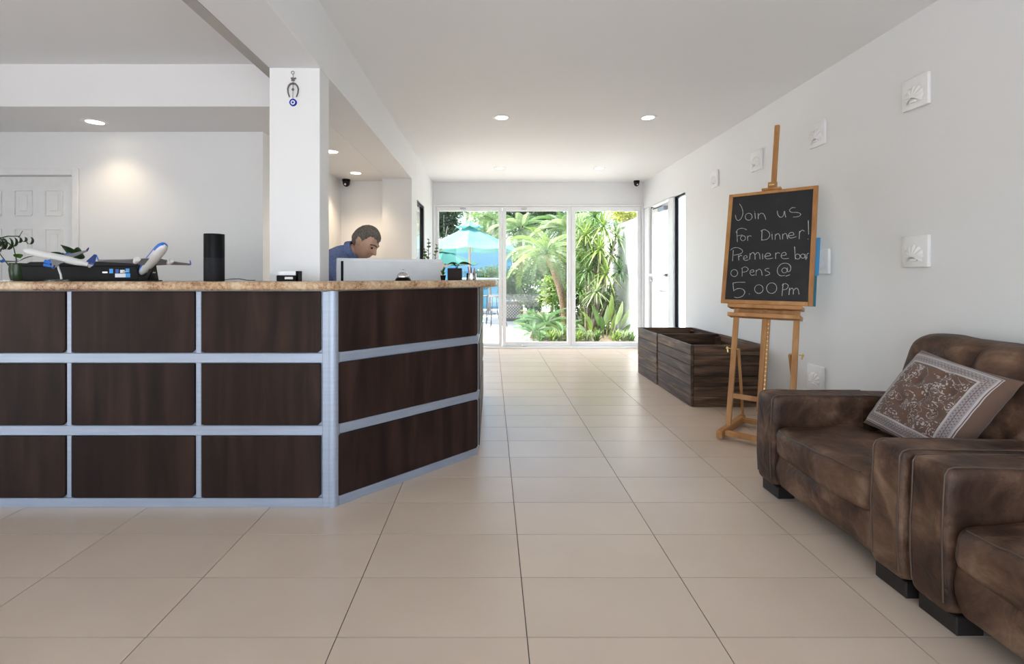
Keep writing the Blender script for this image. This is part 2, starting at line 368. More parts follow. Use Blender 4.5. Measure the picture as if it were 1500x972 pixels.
# six-panel door at far left
door = struct('door_1', BX(DX0 + 0.004, DX1 - 0.004, YW + 0.035, YW + 0.075, 0.004, DZ - 0.006), M['gloss_white'])
def raised_panel(x0, x1, z0, z1):
    # moulding frame (stepped back) and a raised field
    t = MB()
    y = YW + 0.035
    for a, b in (((x0, z0), (x1, z0)), ((x1, z0), (x1, z1)), ((x1, z1), (x0, z1)), ((x0, z1), (x0, z0))):
        t.bar((a[0], y - 0.002, a[1]), (b[0], y - 0.002, b[1]), 0.010, 0.018, up=(0, 1, 0), bev=0.003)
    t.build('panel_moulding', M['gloss_white'], door)
    MB().box(x0 + 0.035, x1 - 0.035, y - 0.007, y + 0.001, z0 + 0.035, z1 - 0.035, 0.005, 1).build('panel_field', M['gloss_white'], door)
for xa in (DX1 - 0.115 - 0.135, DX1 - 0.115 - 0.135 - 0.245, DX1 - 0.115 - 0.135 - 0.49):
    raised_panel(xa, xa + 0.135, 1.64, 1.84); raised_panel(xa, xa + 0.135, 0.98, 1.53); raised_panel(xa, xa + 0.135, 0.20, 0.80)
t = MB(); w_ = 0.05
t.box(DX1 - 0.002, DX1 + w_, YW - 0.014, YW, 0, DZ + w_, 0.004, 1); t.box(DX0 - w_, DX0 + 0.002, YW - 0.014, YW, 0, DZ + w_, 0.004, 1); t.box(DX0 - w_ + 0.05, DX1 + w_ - 0.05, YW - 0.014, YW, DZ - 0.002, DZ + w_, 0.004, 1)
struct('trim_3', t, M['gloss_white'])
t = MB(); t.cyl((DX0 + 0.07, YW + 0.035, 0.95), (DX0 + 0.07, YW - 0.01, 0.95), 0.012); t.ball((DX0 + 0.07, YW - 0.03, 0.95), 0.028)
t.build('door_knob', M['silver'], door, True)
# ------------------------------------------------------------------ glass doors to the garden
def glazed(name, x0, x1, z0, z1, gx0, gx1, gz0, gz1, y, closer_x):
    d = bpy.data.objects.new(name, None); COL.objects.link(d); d.location = ((x0 + x1) / 2, y, 0); d['kind'] = 'structure'; WM[d.name] = Matrix.Translation(d.location)
    for a, b in ((x0, gx0), (gx1, x1)): MB().box(a, b, y - 0.025, y + 0.025, z0, z1, 0.003, 1).build('stile', M['frame'], d)
    MB().box(gx0, gx1, y - 0.024, y + 0.024, gz1, z1, 0.003, 1).build('rail', M['frame'], d)
    MB().box(gx0, gx1, y - 0.024, y + 0.024, z0, gz0, 0.003, 1).build('rail', M['frame'], d)
    MB().box(gx0, gx1, y - 0.004, y + 0.004, gz0, gz1).build('glass_pane', M['glass'], d)
    if closer_x:
        MB().box(closer_x - 0.045, closer_x + 0.045, y - 0.045, y - 0.025, z1 - 0.045, z1 - 0.022, 0.004, 1).build('pivot_cover', M['silver'], d)
        MB().box(closer_x - 0.045, closer_x + 0.045, y - 0.045, y - 0.025, z0 + 0.012, z0 + 0.035, 0.004, 1).build('pivot_cover', M['silver'], d)
    return d
YG = YB + 0.02
glazed('door_2', -0.885, 0.170, 0.03, 2.265, -0.845, 0.115, 0.075, 2.194, YG, -0.46)
glazed('door_3', 0.175, 1.275, 0.03, 2.265, 0.235, 1.214, 0.098, 2.194, YG, 0.52)
glazed('door_4', 1.280, 2.395, 0.03, 2.265, 1.345, 2.340, 0.098, 2.194, YG, None)
t = MB(); t.box(-0.937, -0.888, YB - 0.03, YB + 0.08, 0, 2.292, 0.003, 1); t.box(2.398, 2.428, YB - 0.03, YB + 0.08, 0, 2.292, 0.003, 1); t.box(-0.888, 2.398, YB - 0.03, YB + 0.08, 2.267, 2.292, 0.003, 1)
struct('trim_4', t, M['frame'])
struct('trim_5', BX(-0.888, 2.398, YB - 0.06, YB + 0.12, -0.002, 0.027, 0.006, 2), M['frame'])
t = MB(); t.bar((0.98, YB - 0.05, 0.05), (1.08, YB - 0.09, 0.05), 0.02, 0.012, bev=0.004); t.cyl((1.03, YB - 0.005, 0.05), (1.03, YB - 0.08, 0.05), 0.007)
# ------------------------------------------------------------------ side door and sidelight on the right wall
XG = 2.50; LZ = 2.222
def yz_frame(name, y0, y1, z0, z1, b, mat):
    d = bpy.data.objects.new(name, None); COL.objects.link(d); d.location = (XG, (y0 + y1) / 2, 0); d['kind'] = 'structure'; WM[d.name] = Matrix.Translation(d.location)
    for a, c in ((y0, y0 + b), (y1 - b, y1)): MB().box(XG - 0.02, XG + 0.02, a, c, z0, z1, 0.002, 1).build('stile', mat, d)
    MB().box(XG - 0.02, XG + 0.02, y0 + b, y1 - b, z1 - b, z1, 0.002, 1).build('rail', mat, d)
    MB().box(XG - 0.02, XG + 0.02, y0 + b, y1 - b, z0, z0 + b, 0.002, 1).build('rail', mat, d)
    MB().box(XG - 0.004, XG + 0.004, y0 + b, y1 - b, z0 + b, z1 - b).build('glass_pane', M['glass'], d)
    return d
yz_frame('window_1', 6.018, 6.485, 0.03, LZ, 0.020, M['black'])
struct('trim_6', BX(XG - 0.05, XG + 0.05, 6.487, 6.655, 0, LZ, 0.003, 1), M['frame'])
dr = yz_frame('door_5', 6.665, 7.445, 0.02, LZ - 0.02, 0.085, M['frame'])
struct('trim_7', BX(XG - 0.06, XG + 0.05, 7.455, YB - 0.035, 0, LZ, 0.003, 1), M['frame'])
struct('trim_8', BX(XG - 0.02, XG + 0.02, 7.4465, 7.4545, 0, LZ), M['black'])
t = MB(); t.box(XG - 0.085, XG - 0.022, 6.74, 6.98, LZ - 0.14, LZ - 0.075, 0.006, 1); t.build('door_closer', M['alu'], dr)
t = MB(); t.bar((XG - 0.06, 6.86, LZ - 0.066), (XG - 0.075, 7.20, LZ - 0.066), 0.018, 0.010); t.bar((XG - 0.075, 7.20, LZ - 0.060), (XG - 0.03, 6.95, LZ - 0.060), 0.018, 0.010); t.build('closer_arm', M['dark'], dr)
t = MB(); t.box(XG - 0.075, XG - 0.045, 6.70, 7.46, 1.150, 1.185, 0.006, 1); t.box(XG - 0.075, XG - 0.02, 6.70, 6.74, 1.145, 1.19, 0.004, 1); t.box(XG - 0.075, XG - 0.02, 7.36, 7.40, 1.145, 1.19, 0.004, 1); t.build('push_bar', M['white'], dr)
t = MB(); t.tube([(XG - 0.022, 7.38, 1.11), (XG - 0.06, 7.30, 1.11)], 0.009, 8); t.ball((XG - 0.03, 7.40, 1.08), 0.02, 10); t.build('lock', M['silver'], dr, True)
t = MB(); t.tube([(XG + 0.022, 7.00, 1.15), (XG + 0.06, 7.00, 1.15), (XG + 0.06, 7.00, 0.93), (XG + 0.06, 7.20, 0.93), (XG + 0.022, 7.22, 0.93)], 0.010, 8); t.build('pull_handle', M['silver'], dr, True)
# window in the left wall near the glass doors
w2 = bpy.data.objects.new('window_2', None); COL.objects.link(w2); w2.location = (XBM - 0.03, (WY0 + WY1) / 2, 0.35); w2['kind'] = 'structure'; WM[w2.name] = Matrix.Translation(w2.location)
for (a, b, c, e) in ((WY0, WY0 + 0.03, 0.352, WZ1 - 0.002), (WY1 - 0.03, WY1 - 0.001, 0.352, WZ1 - 0.002)): MB().box(XBM - 0.06, XBM - 0.012, a + 0.001, b, c, e).build('stile', M['black'], w2)
MB().box(XBM - 0.06, XBM - 0.012, WY0 + 0.03, WY1 - 0.03, WZ1 - 0.03, WZ1 - 0.002).build('rail', M['black'], w2)
MB().box(XBM - 0.06, XBM - 0.012, WY0 + 0.03, WY1 - 0.03, 0.352, 0.38).build('rail', M['black'], w2)
MB().box(XBM - 0.04, XBM - 0.034, WY0 + 0.03, WY1 - 0.03, 0.38, WZ1 - 0.03).build('glass_pane', M['glass'], w2)
# ------------------------------------------------------------------ recessed lights
M['led'] = emission('warm_led', (1.0, 0.86, 0.66), 9.0)
def downlight(x, y, z, label, group, power=9, r=0.088):
    o = thing('recessed_light', (x, y, z), label, 'ceiling light', group)
    t = MB(); t.lathe([(r * 0.62, -0.0005), (r * 0.66, -0.006), (r * 0.9, -0.007), (r, -0.0005)], Matrix.Translation((x, y, z)), 28); t.build('trim_ring', M['gloss_white'], o, True)
    t = MB(); t.lathe([(0.001, -0.0025), (r * 0.62, -0.0025), (r * 0.62, -0.0005), (0.001, -0.0005)], Matrix.Translation((x, y, z)), 24); t.build('diffuser', M['led'], o)
    d = bpy.data.lights.new('lamp_beam', 'SPOT'); d.energy = power; d.color = (1.0, 0.78, 0.54); d.spot_size = math.radians(115); d.spot_blend = 0.8; d.shadow_soft_size = 0.05
    lo = bpy.data.objects.new('lamp_beam', d); lo.location = (0, 0, -0.02); COL.objects.link(lo); lo.parent = o
g1 = 'downlights in the entrance ceiling'; g2 = 'downlights in the soffit'
downlight(0.097, 4.54, ZC, 'round recessed downlight in white ceiling, nearer one above the floor aisle', g1)
downlight(1.48, 4.54, ZC, 'round recessed downlight nearest the right wall and easel', g1)
downlight(0.114, 6.67, ZC, 'small far recessed downlight above the middle glass door', g1)
downlight(1.50, 6.67, ZC, 'small far recessed downlight above the right glass door', g1)
downlight(-2.95, 3.57, ZB, 'recessed downlight in low soffit above the white panelled door', g2, 9)
downlight(-1.51, 5.34, ZB, 'recessed downlight in soffit beside black dome camera', g2, 24)
downlight(-1.475, 4.42, ZB, 'recessed downlight half hidden behind the white column', g2, 30)
# ------------------------------------------------------------------ dome cameras
def dome_camera(x, y, z, label):
    o = thing('security_camera', (x, y, z), label, 'camera', 'security cameras')
    t = MB(); t.lathe([(0.001, 0), (0.046, 0), (0.048, -0.012), (0.044, -0.03), (0.001, -0.03)], Matrix.Translation((x, y, z)), 20); t.build('housing', M['black'], o, True)
    t = MB(); t.lathe([(0.042, -0.03), (0.040, -0.055), (0.030, -0.075), (0.014, -0.086), (0.001, -0.088)], Matrix.Translation((x, y, z)), 20); t.build('dome', M['dark'], o, True)
    t = MB(); t.cyl((x, y - 0.03, z - 0.06), (x, y - 0.044, z - 0.066), 0.012); t.build('lens', M['silver'], o, True)
dome_camera(-1.725, 5.70, ZB, 'black dome security camera under the soffit left of the man')
dome_camera(2.285, 7.56, ZC, 'black dome security camera in ceiling corner above glass doors')
# ------------------------------------------------------------------ shell relief plaques on the right wall
def plaque_proto():
    o = thing('shell_plaque', (XR, 0, 0), 'x', 'wall plaque', 'white shell plaques on the right wall')
    t = MB(); t.box(XR - 0.022, XR, -0.085, 0.085, -0.09, 0.09, 0.006, 2); t.build('plate', M['plaster'], o, 30)
    # scallop shell: ribbed fan
    N = 54; R = 0.066; vs = []; fs = []
    nr = 8
    for j in range(nr + 1):
        q = j / nr
        for i in range(N + 1):
            a = math.radians(-122 + 244 * i / N)
            rad = q * R * (1 + 0.05 * math.cos(a * 12)) * (1 - 0.12 * (abs(a) / 2.1) ** 2)
            hgt = 0.0165 * math.sqrt(max(0, 1 - (q * 0.98) ** 2)) + 0.0028 * q * (1 - q ** 4) * math.cos(a * 11)
            vs.append((XR - 0.0205 - hgt, rad * math.sin(a), -0.040 + 0.035 * q * 0 + rad * math.cos(a) * 0.98 + 0.012))
    for j in range(nr):
        for i in range(N): k = j * (N + 1) + i; fs.append((k, k + 1, k + N + 2, k + N + 1))
    t = MB(); t.poly(vs, fs); bmesh.ops.remove_doubles(t.bm, verts=t.bm.verts, dist=1e-5); bmesh.ops.recalc_face_normals(t.bm, faces=t.bm.faces); t.build('shell_fan', M['plaster'], o, True)
    t = MB(); t.box(XR - 0.034, XR - 0.0205, -0.022, 0.022, -0.058, -0.040, 0.005, 2); t.build('shell_hinge', M['plaster'], o, True)
    return o
pq = plaque_proto()
for i, (y, z, lb) in enumerate([(2.735, 2.20, 'square white shell plaque on wall, large one highest above the armchair'), (3.56, 2.205, 'square white shell plaque on wall just right of the easel mast'), (4.38, 2.205, 'small white shell plaque on wall just left of the easel mast'),
                                (5.21, 2.205, 'smallest white shell plaque on wall nearest the side door'), (2.735, 1.295, 'white shell plaque on wall at mid height right of chalkboard'), (3.52, 1.26, 'white plaque half hidden behind the chalkboard right edge'),
                                (3.58, 0.40, 'low white shell plaque on wall behind the easel right leg')]):
    o = pq if i == 0 else copy_tree(pq)
    o.location = (XR, y, z); o['label'] = lb
# ================================================================== RECEPTION COUNTER
S2 = math.sqrt(0.5)
CF = 2.405; KX = -0.795; EX, EY = -0.09, 3.11; CL = -3.42; ZTOP = 1.083
counter = thing('reception_counter', (KX, CF, 0), 'dark brown panelled reception counter with silver metal strips and angled corner', 'counter')
def off_poly(o_front, inner):
    """outline of the angled counter offset outwards by o_front, and inwards by inner"""
    yf = CF - o_front; c = (KX - CF) + o_front / S2; xe = EX + o_front
    yi = CF + inner; ci = (KX - CF) - inner / S2; xi = EX - inner
    return [(CL, yf), (c + yf, yf), (xe, xe - c), (xe, 4.6), (xi, 4.6), (xi, xi - ci), (ci + yi, yi), (CL, yi)]
t = MB(); t.prism(off_poly(-0.004, 0.20), 0.0, ZTOP - 0.001); t.build('carcass', M['alu'], counter)
rows = [(0.049, 0.356), (0.411, 0.718), (0.773, 1.078)]
def chamfer_panel(M4, w, h, d=0.016):
    c = 0.014
    t = MB(); t.prism([(c, 0), (w - c, 0), (w, c), (w, h - c * 0.3), (w - c * 0.3, h), (0, h), (0, c * 0.3)], 0, d, 0.003, 2, M4)
    return t
def face_matrix(o, u, n):
    # local x along u, local y up, local z along outward normal n
    m = Matrix((Vector(u), Vector((0, 0, 1)), Vector(n))).transposed().to_4x4(); m.translation = Vector(o); return m
cols = [(-2.096, -1.482), (-1.4475, -0.853), (-2.741, -2.127), (-3.386, -2.772)]
for x0, x1 in cols:
    for z0, z1 in rows:
        chamfer_panel(face_matrix((x0, CF + 0.004, z0), (1, 0, 0), (0, -1, 0)), x1 - x0, z1 - z0).build('panel', M['laminate'], counter)
U = (S2, S2, 0); NRM = (S2, -S2, 0)
LA = math.hypot(EX - KX, EY - CF)
for z0, z1 in rows:
    chamfer_panel(face_matrix((KX + 0.012 * S2 + 0.004 * -S2, CF + 0.012 * S2 + 0.004 * S2, z0), U, NRM), LA - 0.02, z1 - z0).build('panel', M['laminate'], counter)
    for k in range(2):
        chamfer_panel(face_matrix((EX - 0.004, EY + 0.02 + k * 0.73, z0), (0, 1, 0), (1, 0, 0)), 0.70, z1 - z0).build('panel', M['laminate'], counter)
# metal strips in relief
def strip_run(z0, z1, d):
    t = MB(); t.box(CL, KX - 0.02, CF + 0.001 - d, CF + 0.006, z0, z1, 0.003, 1); t.build('metal_strip', M['alu'], counter)
    a = Vector((KX, CF, 0)) + Vector(U) * 0.01; b = Vector((KX, CF, 0)) + Vector(U) * (LA + 0.006)
    o_ = Vector(NRM) * (d / 2 - 0.005)
    t = MB(); t.bar(a + o_ + Vector((0, 0, (z0 + z1) / 2)), b + o_ + Vector((0, 0, (z0 + z1) / 2)), d, z1 - z0, bev=0.003); t.build('metal_strip', M['alu'], counter)
    t = MB(); t.box(EX - 0.005, EX + d - 0.004, EY + 0.015, 4.58, z0, z1, 0.003, 1); t.build('metal_strip', M['alu'], counter)
strip_run(0.3585, 0.4085, 0.010); strip_run(0.7205, 0.7705, 0.010)
# skirting
t = MB(); t.box(CL, KX - 0.004, CF - 0.010, CF + 0.005, 0, 0.046, 0.002, 1); t.build('kick_plate', M['alu'], counter)
a = Vector((KX, CF, 0.023)); t = MB(); t.bar(a + Vector(NRM) * 0.002, a + Vector(U) * (LA - 0.085) + Vector(NRM) * 0.002, 0.014, 0.046, bev=0.002); t.build('kick_plate', M['alu'], counter)
for x0, x1 in ((-2.124, -2.099), (-1.479, -1.4505), (-2.769, -2.744)):
    t = MB(); t.box(x0, x1, CF - 0.006, CF + 0.006, 0.046, ZTOP - 0.004, 0.003, 1); t.build('metal_upright', M['alu'], counter)
# rounded corner post
t = MB(); t.cyl((KX - 0.008, CF + 0.022, 0.0), (KX - 0.008, CF + 0.022, ZTOP - 0.003), 0.036, None, 28); t.box(KX - 0.050, KX - 0.01, CF - 0.012, CF + 0.006, 0, ZTOP - 0.003, 0.004, 1); t.build('corner_post', M['alu'], counter, 30)
t = MB(); t.cyl((EX - 0.002, EY + 0.002, 0.045), (EX - 0.002, EY + 0.002, ZTOP - 0.003), 0.008, None, 12); t.build('edge_trim', M['alu'], counter, True)
# stone top
ct = off_poly(0.05, 0.230)
ct[0] = (CL - 0.02, ct[0][1]); ct[7] = (CL - 0.02, ct[7][1])
c_ = (KX - CF) + 0.05 / S2; xe = 0.047
corner = Vector((xe, xe - c_)); pts = [Vector(ct[0]), Vector(ct[1])]
r_ = 0.10; p0 = corner - Vector((S2, S2)) * r_; p2 = corner + Vector((0, 1)) * r_
for k in range(7):
    s = k / 6; pts.append(p0 * (1 - s) ** 2 + corner * 2 * s * (1 - s) + p2 * s * s)
pts += [Vector((xe, 4.62)), Vector((ct[4][0], 4.62))] + [Vector(p) for p in ct[5:]]
t = MB(); t.prism([tuple(p) for p in pts], ZTOP, 1.1285, 0.016, 4)
t.build('countertop', M['granite'], None, 35, 'speckled beige granite top along the reception counter', 'countertop')
# staff desk behind the counter
desk = thing('staff_desk', (-1.6, 3.05, 0), 'white staff desk hidden behind the reception counter', 'desk')
t = MB(); t.prism([(-3.0, 2.82), (-0.71, 2.82), (-0.31, 3.22), (-0.31, 4.4), (-0.72, 4.4), (-0.72, 3.56), (-0.98, 3.30), (-3.0, 3.30)], 0.735, 0.765, 0.003, 1); t.build('desk_top', M['white'], desk)
for x, y in ((-2.96, 2.86), (-2.96, 3.26), (-0.8, 2.9), (-0.68, 4.36), (-0.36, 4.36), (-1.3, 3.26)):
    t = MB(); t.box(x - 0.02, x + 0.02, y - 0.02, y + 0.02, 0, 0.735); t.build('leg', M['alu'], desk)
# ------------------------------------------------------------------ things on the counter
ZT = 1.1285
# monitor on the desk
mA = Vector((-1.000, 3.10, 0)); mB = Vector((-0.345, 3.405, 0)); mu = (mB - mA).normalized(); mn = Vector((mu.y, -mu.x, 0)); mw = (mB - mA).length
mon = thing('computer_monitor', ((mA + mB) / 2).to_tuple(), 'large white computer monitor seen from behind, in front of the man', 'monitor'); mon.location.z = 0.765; WM[mon.name] = Matrix.Translation(mon.location)
MM = Matrix((mu, Vector((0, 0, 1)), mn)).transposed().to_4x4(); MM.translation = mA
t = MB(); t.box(0, mw, 0.855, 1.272, -0.028, 0.0, 0.008, 3, MM); t.build('bezel', M['white'], mon, 30)
t = MB(); t.box(0.040, mw - 0.004, 0.858, 1.252, 0.0, 0.022, 0.010, 3, MM); t.build('back_shell', M['white'], mon, 30)
t = MB(); t.box(0.026, 0.041, 0.860, 1.252, -0.002, 0.004, 0, 1, MM); t.build('vent_slot', M['black'], mon)
t = MB(); t.box(0.012, mw - 0.012, 0.868, 1.26, -0.030, -0.0275, 0, 1, MM); t.build('screen', M['black'], mon)
t = MB(); t.box(mw / 2 - 0.04, mw / 2 + 0.04, 0.775, 1.0, 0.022, 0.040, 0.006, 2, MM); t.box(mw / 2 - 0.11, mw / 2 + 0.11, 0.7655, 0.777, -0.10, 0.08, 0.004, 2, MM); t.build('stand', M['white'], mon, 30)
# black computer case lying at the left
M['sticker_blue'] = plain('sticker_blue', (0.03, 0.30, 0.75), 0.35); M['sticker_navy'] = plain('sticker_navy', (0.02, 0.07, 0.32), 0.35); M['sticker_white'] = plain('sticker_white', (0.70, 0.74, 0.80), 0.35)
def W(px, py, Y): return P(px, py, Y)
xa = W(31, 400, 2.47).x; xb = W(201, 400, 2.47).x
pc = thing('computer_case', ((xa + xb) / 2, 2.53, ZT), 'low black computer case with small blue stickers lying on the counter', 'computer')
t = MB(); t.poly([(xa + 0.008, 2.47, ZT), (xb + 0.006, 2.47, ZT), (xb - 0.004, 2.470, ZT + 0.078), (xb - 0.012, 2.50, ZT + 0.103), (xa + 0.02, 2.50, ZT + 0.099), (xa - 0.004, 2.470, ZT + 0.078),
                  (xa + 0.008, 2.625, ZT), (xb + 0.006, 2.625, ZT), (xb - 0.012, 2.625, ZT + 0.104), (xa + 0.02, 2.625, ZT + 0.10)],
                 [(0, 1, 2, 5), (5, 2, 3, 4), (4, 3, 8, 9), (6, 9, 8, 7), (1, 7, 8, 3, 2), (0, 5, 4, 9, 6), (0, 6, 7, 1)])
bmesh.ops.bevel(t.bm, geom=t.bm.edges[:], offset=0.003, segments=1, affect='EDGES'); t.build('shell', M['black'], pc)
t = MB(); t.poly([(xa + 0.005, 2.468, ZT + 0.0785), (xb - 0.008, 2.468, ZT + 0.0785), (xb - 0.015, 2.497, ZT + 0.101), (xa + 0.022, 2.497, ZT + 0.098)], [(0, 1, 2, 3)]); bmesh.ops.solidify(t.bm, geom=t.bm.faces[:], thickness=-0.002); t.build('sloped_lid', M['dark'], pc)
for (p0x, p0y, p1x, p1y, mm) in ((160, 393.5, 165.5, 400, 'sticker_blue'), (169, 394, 174, 400, 'sticker_navy'), (176, 395, 182.5, 399.5, 'sticker_white'), (184, 393, 189.5, 399, 'sticker_blue'), (168.5, 400.5, 184, 406, 'sticker_white'), (184, 400.2, 190.5, 406, 'sticker_blue')):
    a = W(p0x, p0y, 2.468); b = W(p1x, p1y, 2.468); t = MB(); t.box(a.x, b.x, 2.4680, 2.4692, b.z, a.z); t.build('sticker', M[mm], pc)
a = W(150, 397.6, 2.468); b = W(157.5, 399.8, 2.468); t = MB(); t.box(a.x, b.x, 2.468, 2.4692, b.z, a.z); t.build('badge', M['silver'], pc)
# cylindrical speaker
x = W(313.8, 400, 2.45).x
sp = thing('smart_speaker', (x, 2.45, ZT), 'tall matte black cylinder speaker standing on the granite top', 'speaker')
t = MB(); t.lathe([(0.001, 0), (0.046, 0), (0.0475, 0.003), (0.0475, 0.118)], Matrix.Translation((x, 2.45, ZT)), 40); t.build('grille', noise_mat('speaker_mesh', [(0.4, (0.008, 0.008, 0.010)), (0.6, (0.022, 0.022, 0.026))], (300, 300, 300), rough=0.5, spec=0.15), sp, 35)
t = MB(); t.lathe([(0.0470, 0.118), (0.0470, 0.120), (0.0478, 0.121), (0.0478, 0.236), (0.0470, 0.240), (0.042, 0.240), (0.041, 0.237), (0.001, 0.237)], Matrix.Translation((x, 2.45, ZT)), 40); t.build('body', M['black'], sp, 35)
t = MB(); t.tube([(x + 0.047, 2.46, ZT + 0.006), (x + 0.07, 2.47, ZT + 0.010), (x + 0.10, 2.50, ZT + 0.012), (x + 0.122, 2.54, ZT + 0.004), (x + 0.125, 2.62, ZT + 0.003)], 0.002, 6); t.build('power_cord', M['black'], sp, True)
# business-card holder in front of the column
a = W(406, 411, 2.44); b = W(437.5, 396, 2.44)
ch = thing('card_holder', ((a.x + b.x) / 2, 2.45, ZT), 'small black card holder with white cards in front of the column', 'card holder')
t = MB(); t.box(a.x, b.x, 2.43, 2.438, ZT, ZT + 0.030, 0.002, 1); t.box(a.x, b.x, 2.438, 2.485, ZT, ZT + 0.008, 0.002, 1); t.box(b.x - 0.012, b.x, 2.43, 2.485, ZT, ZT + 0.052, 0.002, 1); t.box(a.x, b.x - 0.012, 2.475, 2.485, ZT + 0.008, ZT + 0.030); t.build('tray', M['black'], ch)
t = MB(); t.box(a.x + 0.006, b.x - 0.016, 2.442, 2.472, ZT + 0.0085, ZT + 0.050); t.build('card_stack', M['white'], ch)
t = MB(); t.box(a.x + 0.043, a.x + 0.085, 2.4288, 2.4299, ZT + 0.010, ZT + 0.022); t.build('name_plate', M['silver'], ch)
# desk bell
bx, by = W(590.5, 405, 2.72).x, 2.72
bell = thing('desk_bell', (bx, by, ZT), 'chrome desk bell on black base on the angled counter', 'bell')
T = Matrix.Translation((bx, by, ZT))
t = MB(); t.lathe([(0.001, 0), (0.044, 0), (0.045, 0.004), (0.038, 0.016), (0.030, 0.019), (0.001, 0.019)], T, 32); t.build('base', M['black'], bell, True)
t = MB(); t.lathe([(0.036, 0.019), (0.0365, 0.022), (0.033, 0.034), (0.024, 0.044), (0.012, 0.049), (0.001, 0.050)], T, 32); t.build('dome', M['silver'], bell, True)
t = MB(); t.lathe([(0.001, 0.050), (0.003, 0.050), (0.003, 0.057), (0.006, 0.059), (0.004, 0.064), (0.001, 0.065)], T, 16); t.build('button', M['silver'], bell, True)
# dark box, pen cup, note strip
a = W(655.5, 409, 3.02); b = W(676, 391, 3.02)
bxo = thing('organizer_box', ((a.x + b.x) / 2, 3.05, ZT), 'small dark brown open box near the right end of the counter', 'box')
M['darkbrown'] = plain('dark_brown_board', (0.020, 0.013, 0.011), 0.6, spec=0.15)
zt2 = ZT + 0.076
for q in ((a.x, b.x, 3.02, 3.026), (a.x, b.x, 3.084, 3.09)): MB().box(q[0], q[1], q[2], q[3], ZT, zt2, 0.001, 1).build('panel', M['darkbrown'], bxo)
for q in ((a.x, a.x + 0.006), (b.x - 0.006, b.x)): MB().box(q[0], q[1], 3.026, 3.084, ZT, zt2, 0.001, 1).build('panel', M['darkbrown'], bxo)
MB().box(a.x + 0.006, b.x - 0.006, 3.026, 3.084, ZT, ZT + 0.006).build('base', M['darkbrown'], bxo)
xs = W(679, 400, 3.03).x; t = MB(); t.box(xs - 0.005, xs + 0.005, 3.02, 3.07, ZT, ZT + 0.070, 0.001, 1)
t.build('card_stand', M['acrylic'], None, False, 'thin clear upright card stand between dark box and pen cup', 'card stand')
cx_, cy_ = W(690.5, 404, 3.06).x, 3.06
cup = thing('pen_cup', (cx_, cy_, ZT), 'brushed metal pen cup near the right end of the counter', 'pen cup')
t = MB(); t.lathe([(0.001, 0), (0.031, 0), (0.032, 0.002), (0.032, 0.012), (0.033, 0.013), (0.032, 0.014), (0.032, 0.042), (0.033, 0.045), (0.031, 0.047), (0.030, 0.045), (0.030, 0.004), (0.001, 0.004)], Matrix.Translation((cx_, cy_, ZT)), 28); t.build('cup', M['silver'], cup, 30)
for k, (dx, dy, tx, ty, h, col, lb) in enumerate([(-0.012, 0.0, -0.020, 0, 0.082, (0.10, 0.10, 0.50), 'blue pen standing leftmost in the metal cup'), (0.0, 0.008, -0.002, 0.01, 0.078, (0.05, 0.06, 0.40), 'dark blue pen in the middle of the metal cup'), (0.012, 0.0, 0.020, 0.004, 0.074, (0.35, 0.22, 0.10), 'brown pencil leaning right in the metal cup'), (0.004, -0.012, 0.010, -0.014, 0.070, (0.75, 0.72, 0.68), 'white pen leaning forward in the metal cup')]):
    t = MB(); t.cyl((cx_ + dx, cy_ + dy, ZT + 0.0045), (cx_ + tx, cy_ + ty, ZT + h), 0.0035, None, 10); t.cyl((cx_ + tx, cy_ + ty, ZT + h), (cx_ + tx * 1.06, cy_ + ty, ZT + h + 0.006), 0.0035, 0.0015, 10)
    t.build('pen', plain('pen_%d' % k, col, 0.4), None, True, lb, 'pen', 'pens in the metal cup')
# leaves / potted plants on the counter
M['leaf_dark'] = leaf_mat('dark_green_leaf', (0.010, 0.030, 0.008), (0.030, 0.075, 0.018), 0.15, 30)
M['leaf_mid'] = leaf_mat('mid_green_leaf', (0.04, 0.11, 0.02), (0.12, 0.24, 0.05), 0.3, 20)
def blade(mb, base, tip, width, bend=0.0, n=8, up=Vector((0, 0, 1)), fold=0.15, taper=1.0, droop=0.0):
    """a leaf blade from base to tip: two strips folded along the midrib"""
    base = Vector(base); tip = Vector(tip); d = tip - base; L = d.length; dn = d.normalized()
    s = dn.cross(up)
    if s.length < 1e-3: s = Vector((1, 0, 0))
    s.normalize(); nn = s.cross(dn)
    vs = []; fs = []
    for i in range(n + 1):
        q = i / n; w = width * (math.sin(PI * min(1, q ** 0.8 * 0.97 + 0.03)) ** taper) * 0.5
        c = base + d * q + nn * bend * L * math.sin(PI * q) - Vector((0, 0, 1)) * droop * L * q * q
        vs += [c - s * w + nn * fold * w, c, c + s * w + nn * fold * w]
    for i in range(n):
        k = 3 * i; fs += [(k, k + 1, k + 4, k + 3), (k + 1, k + 2, k + 5, k + 4)]
    mb.poly([tuple(v) for v in vs], fs); return mb
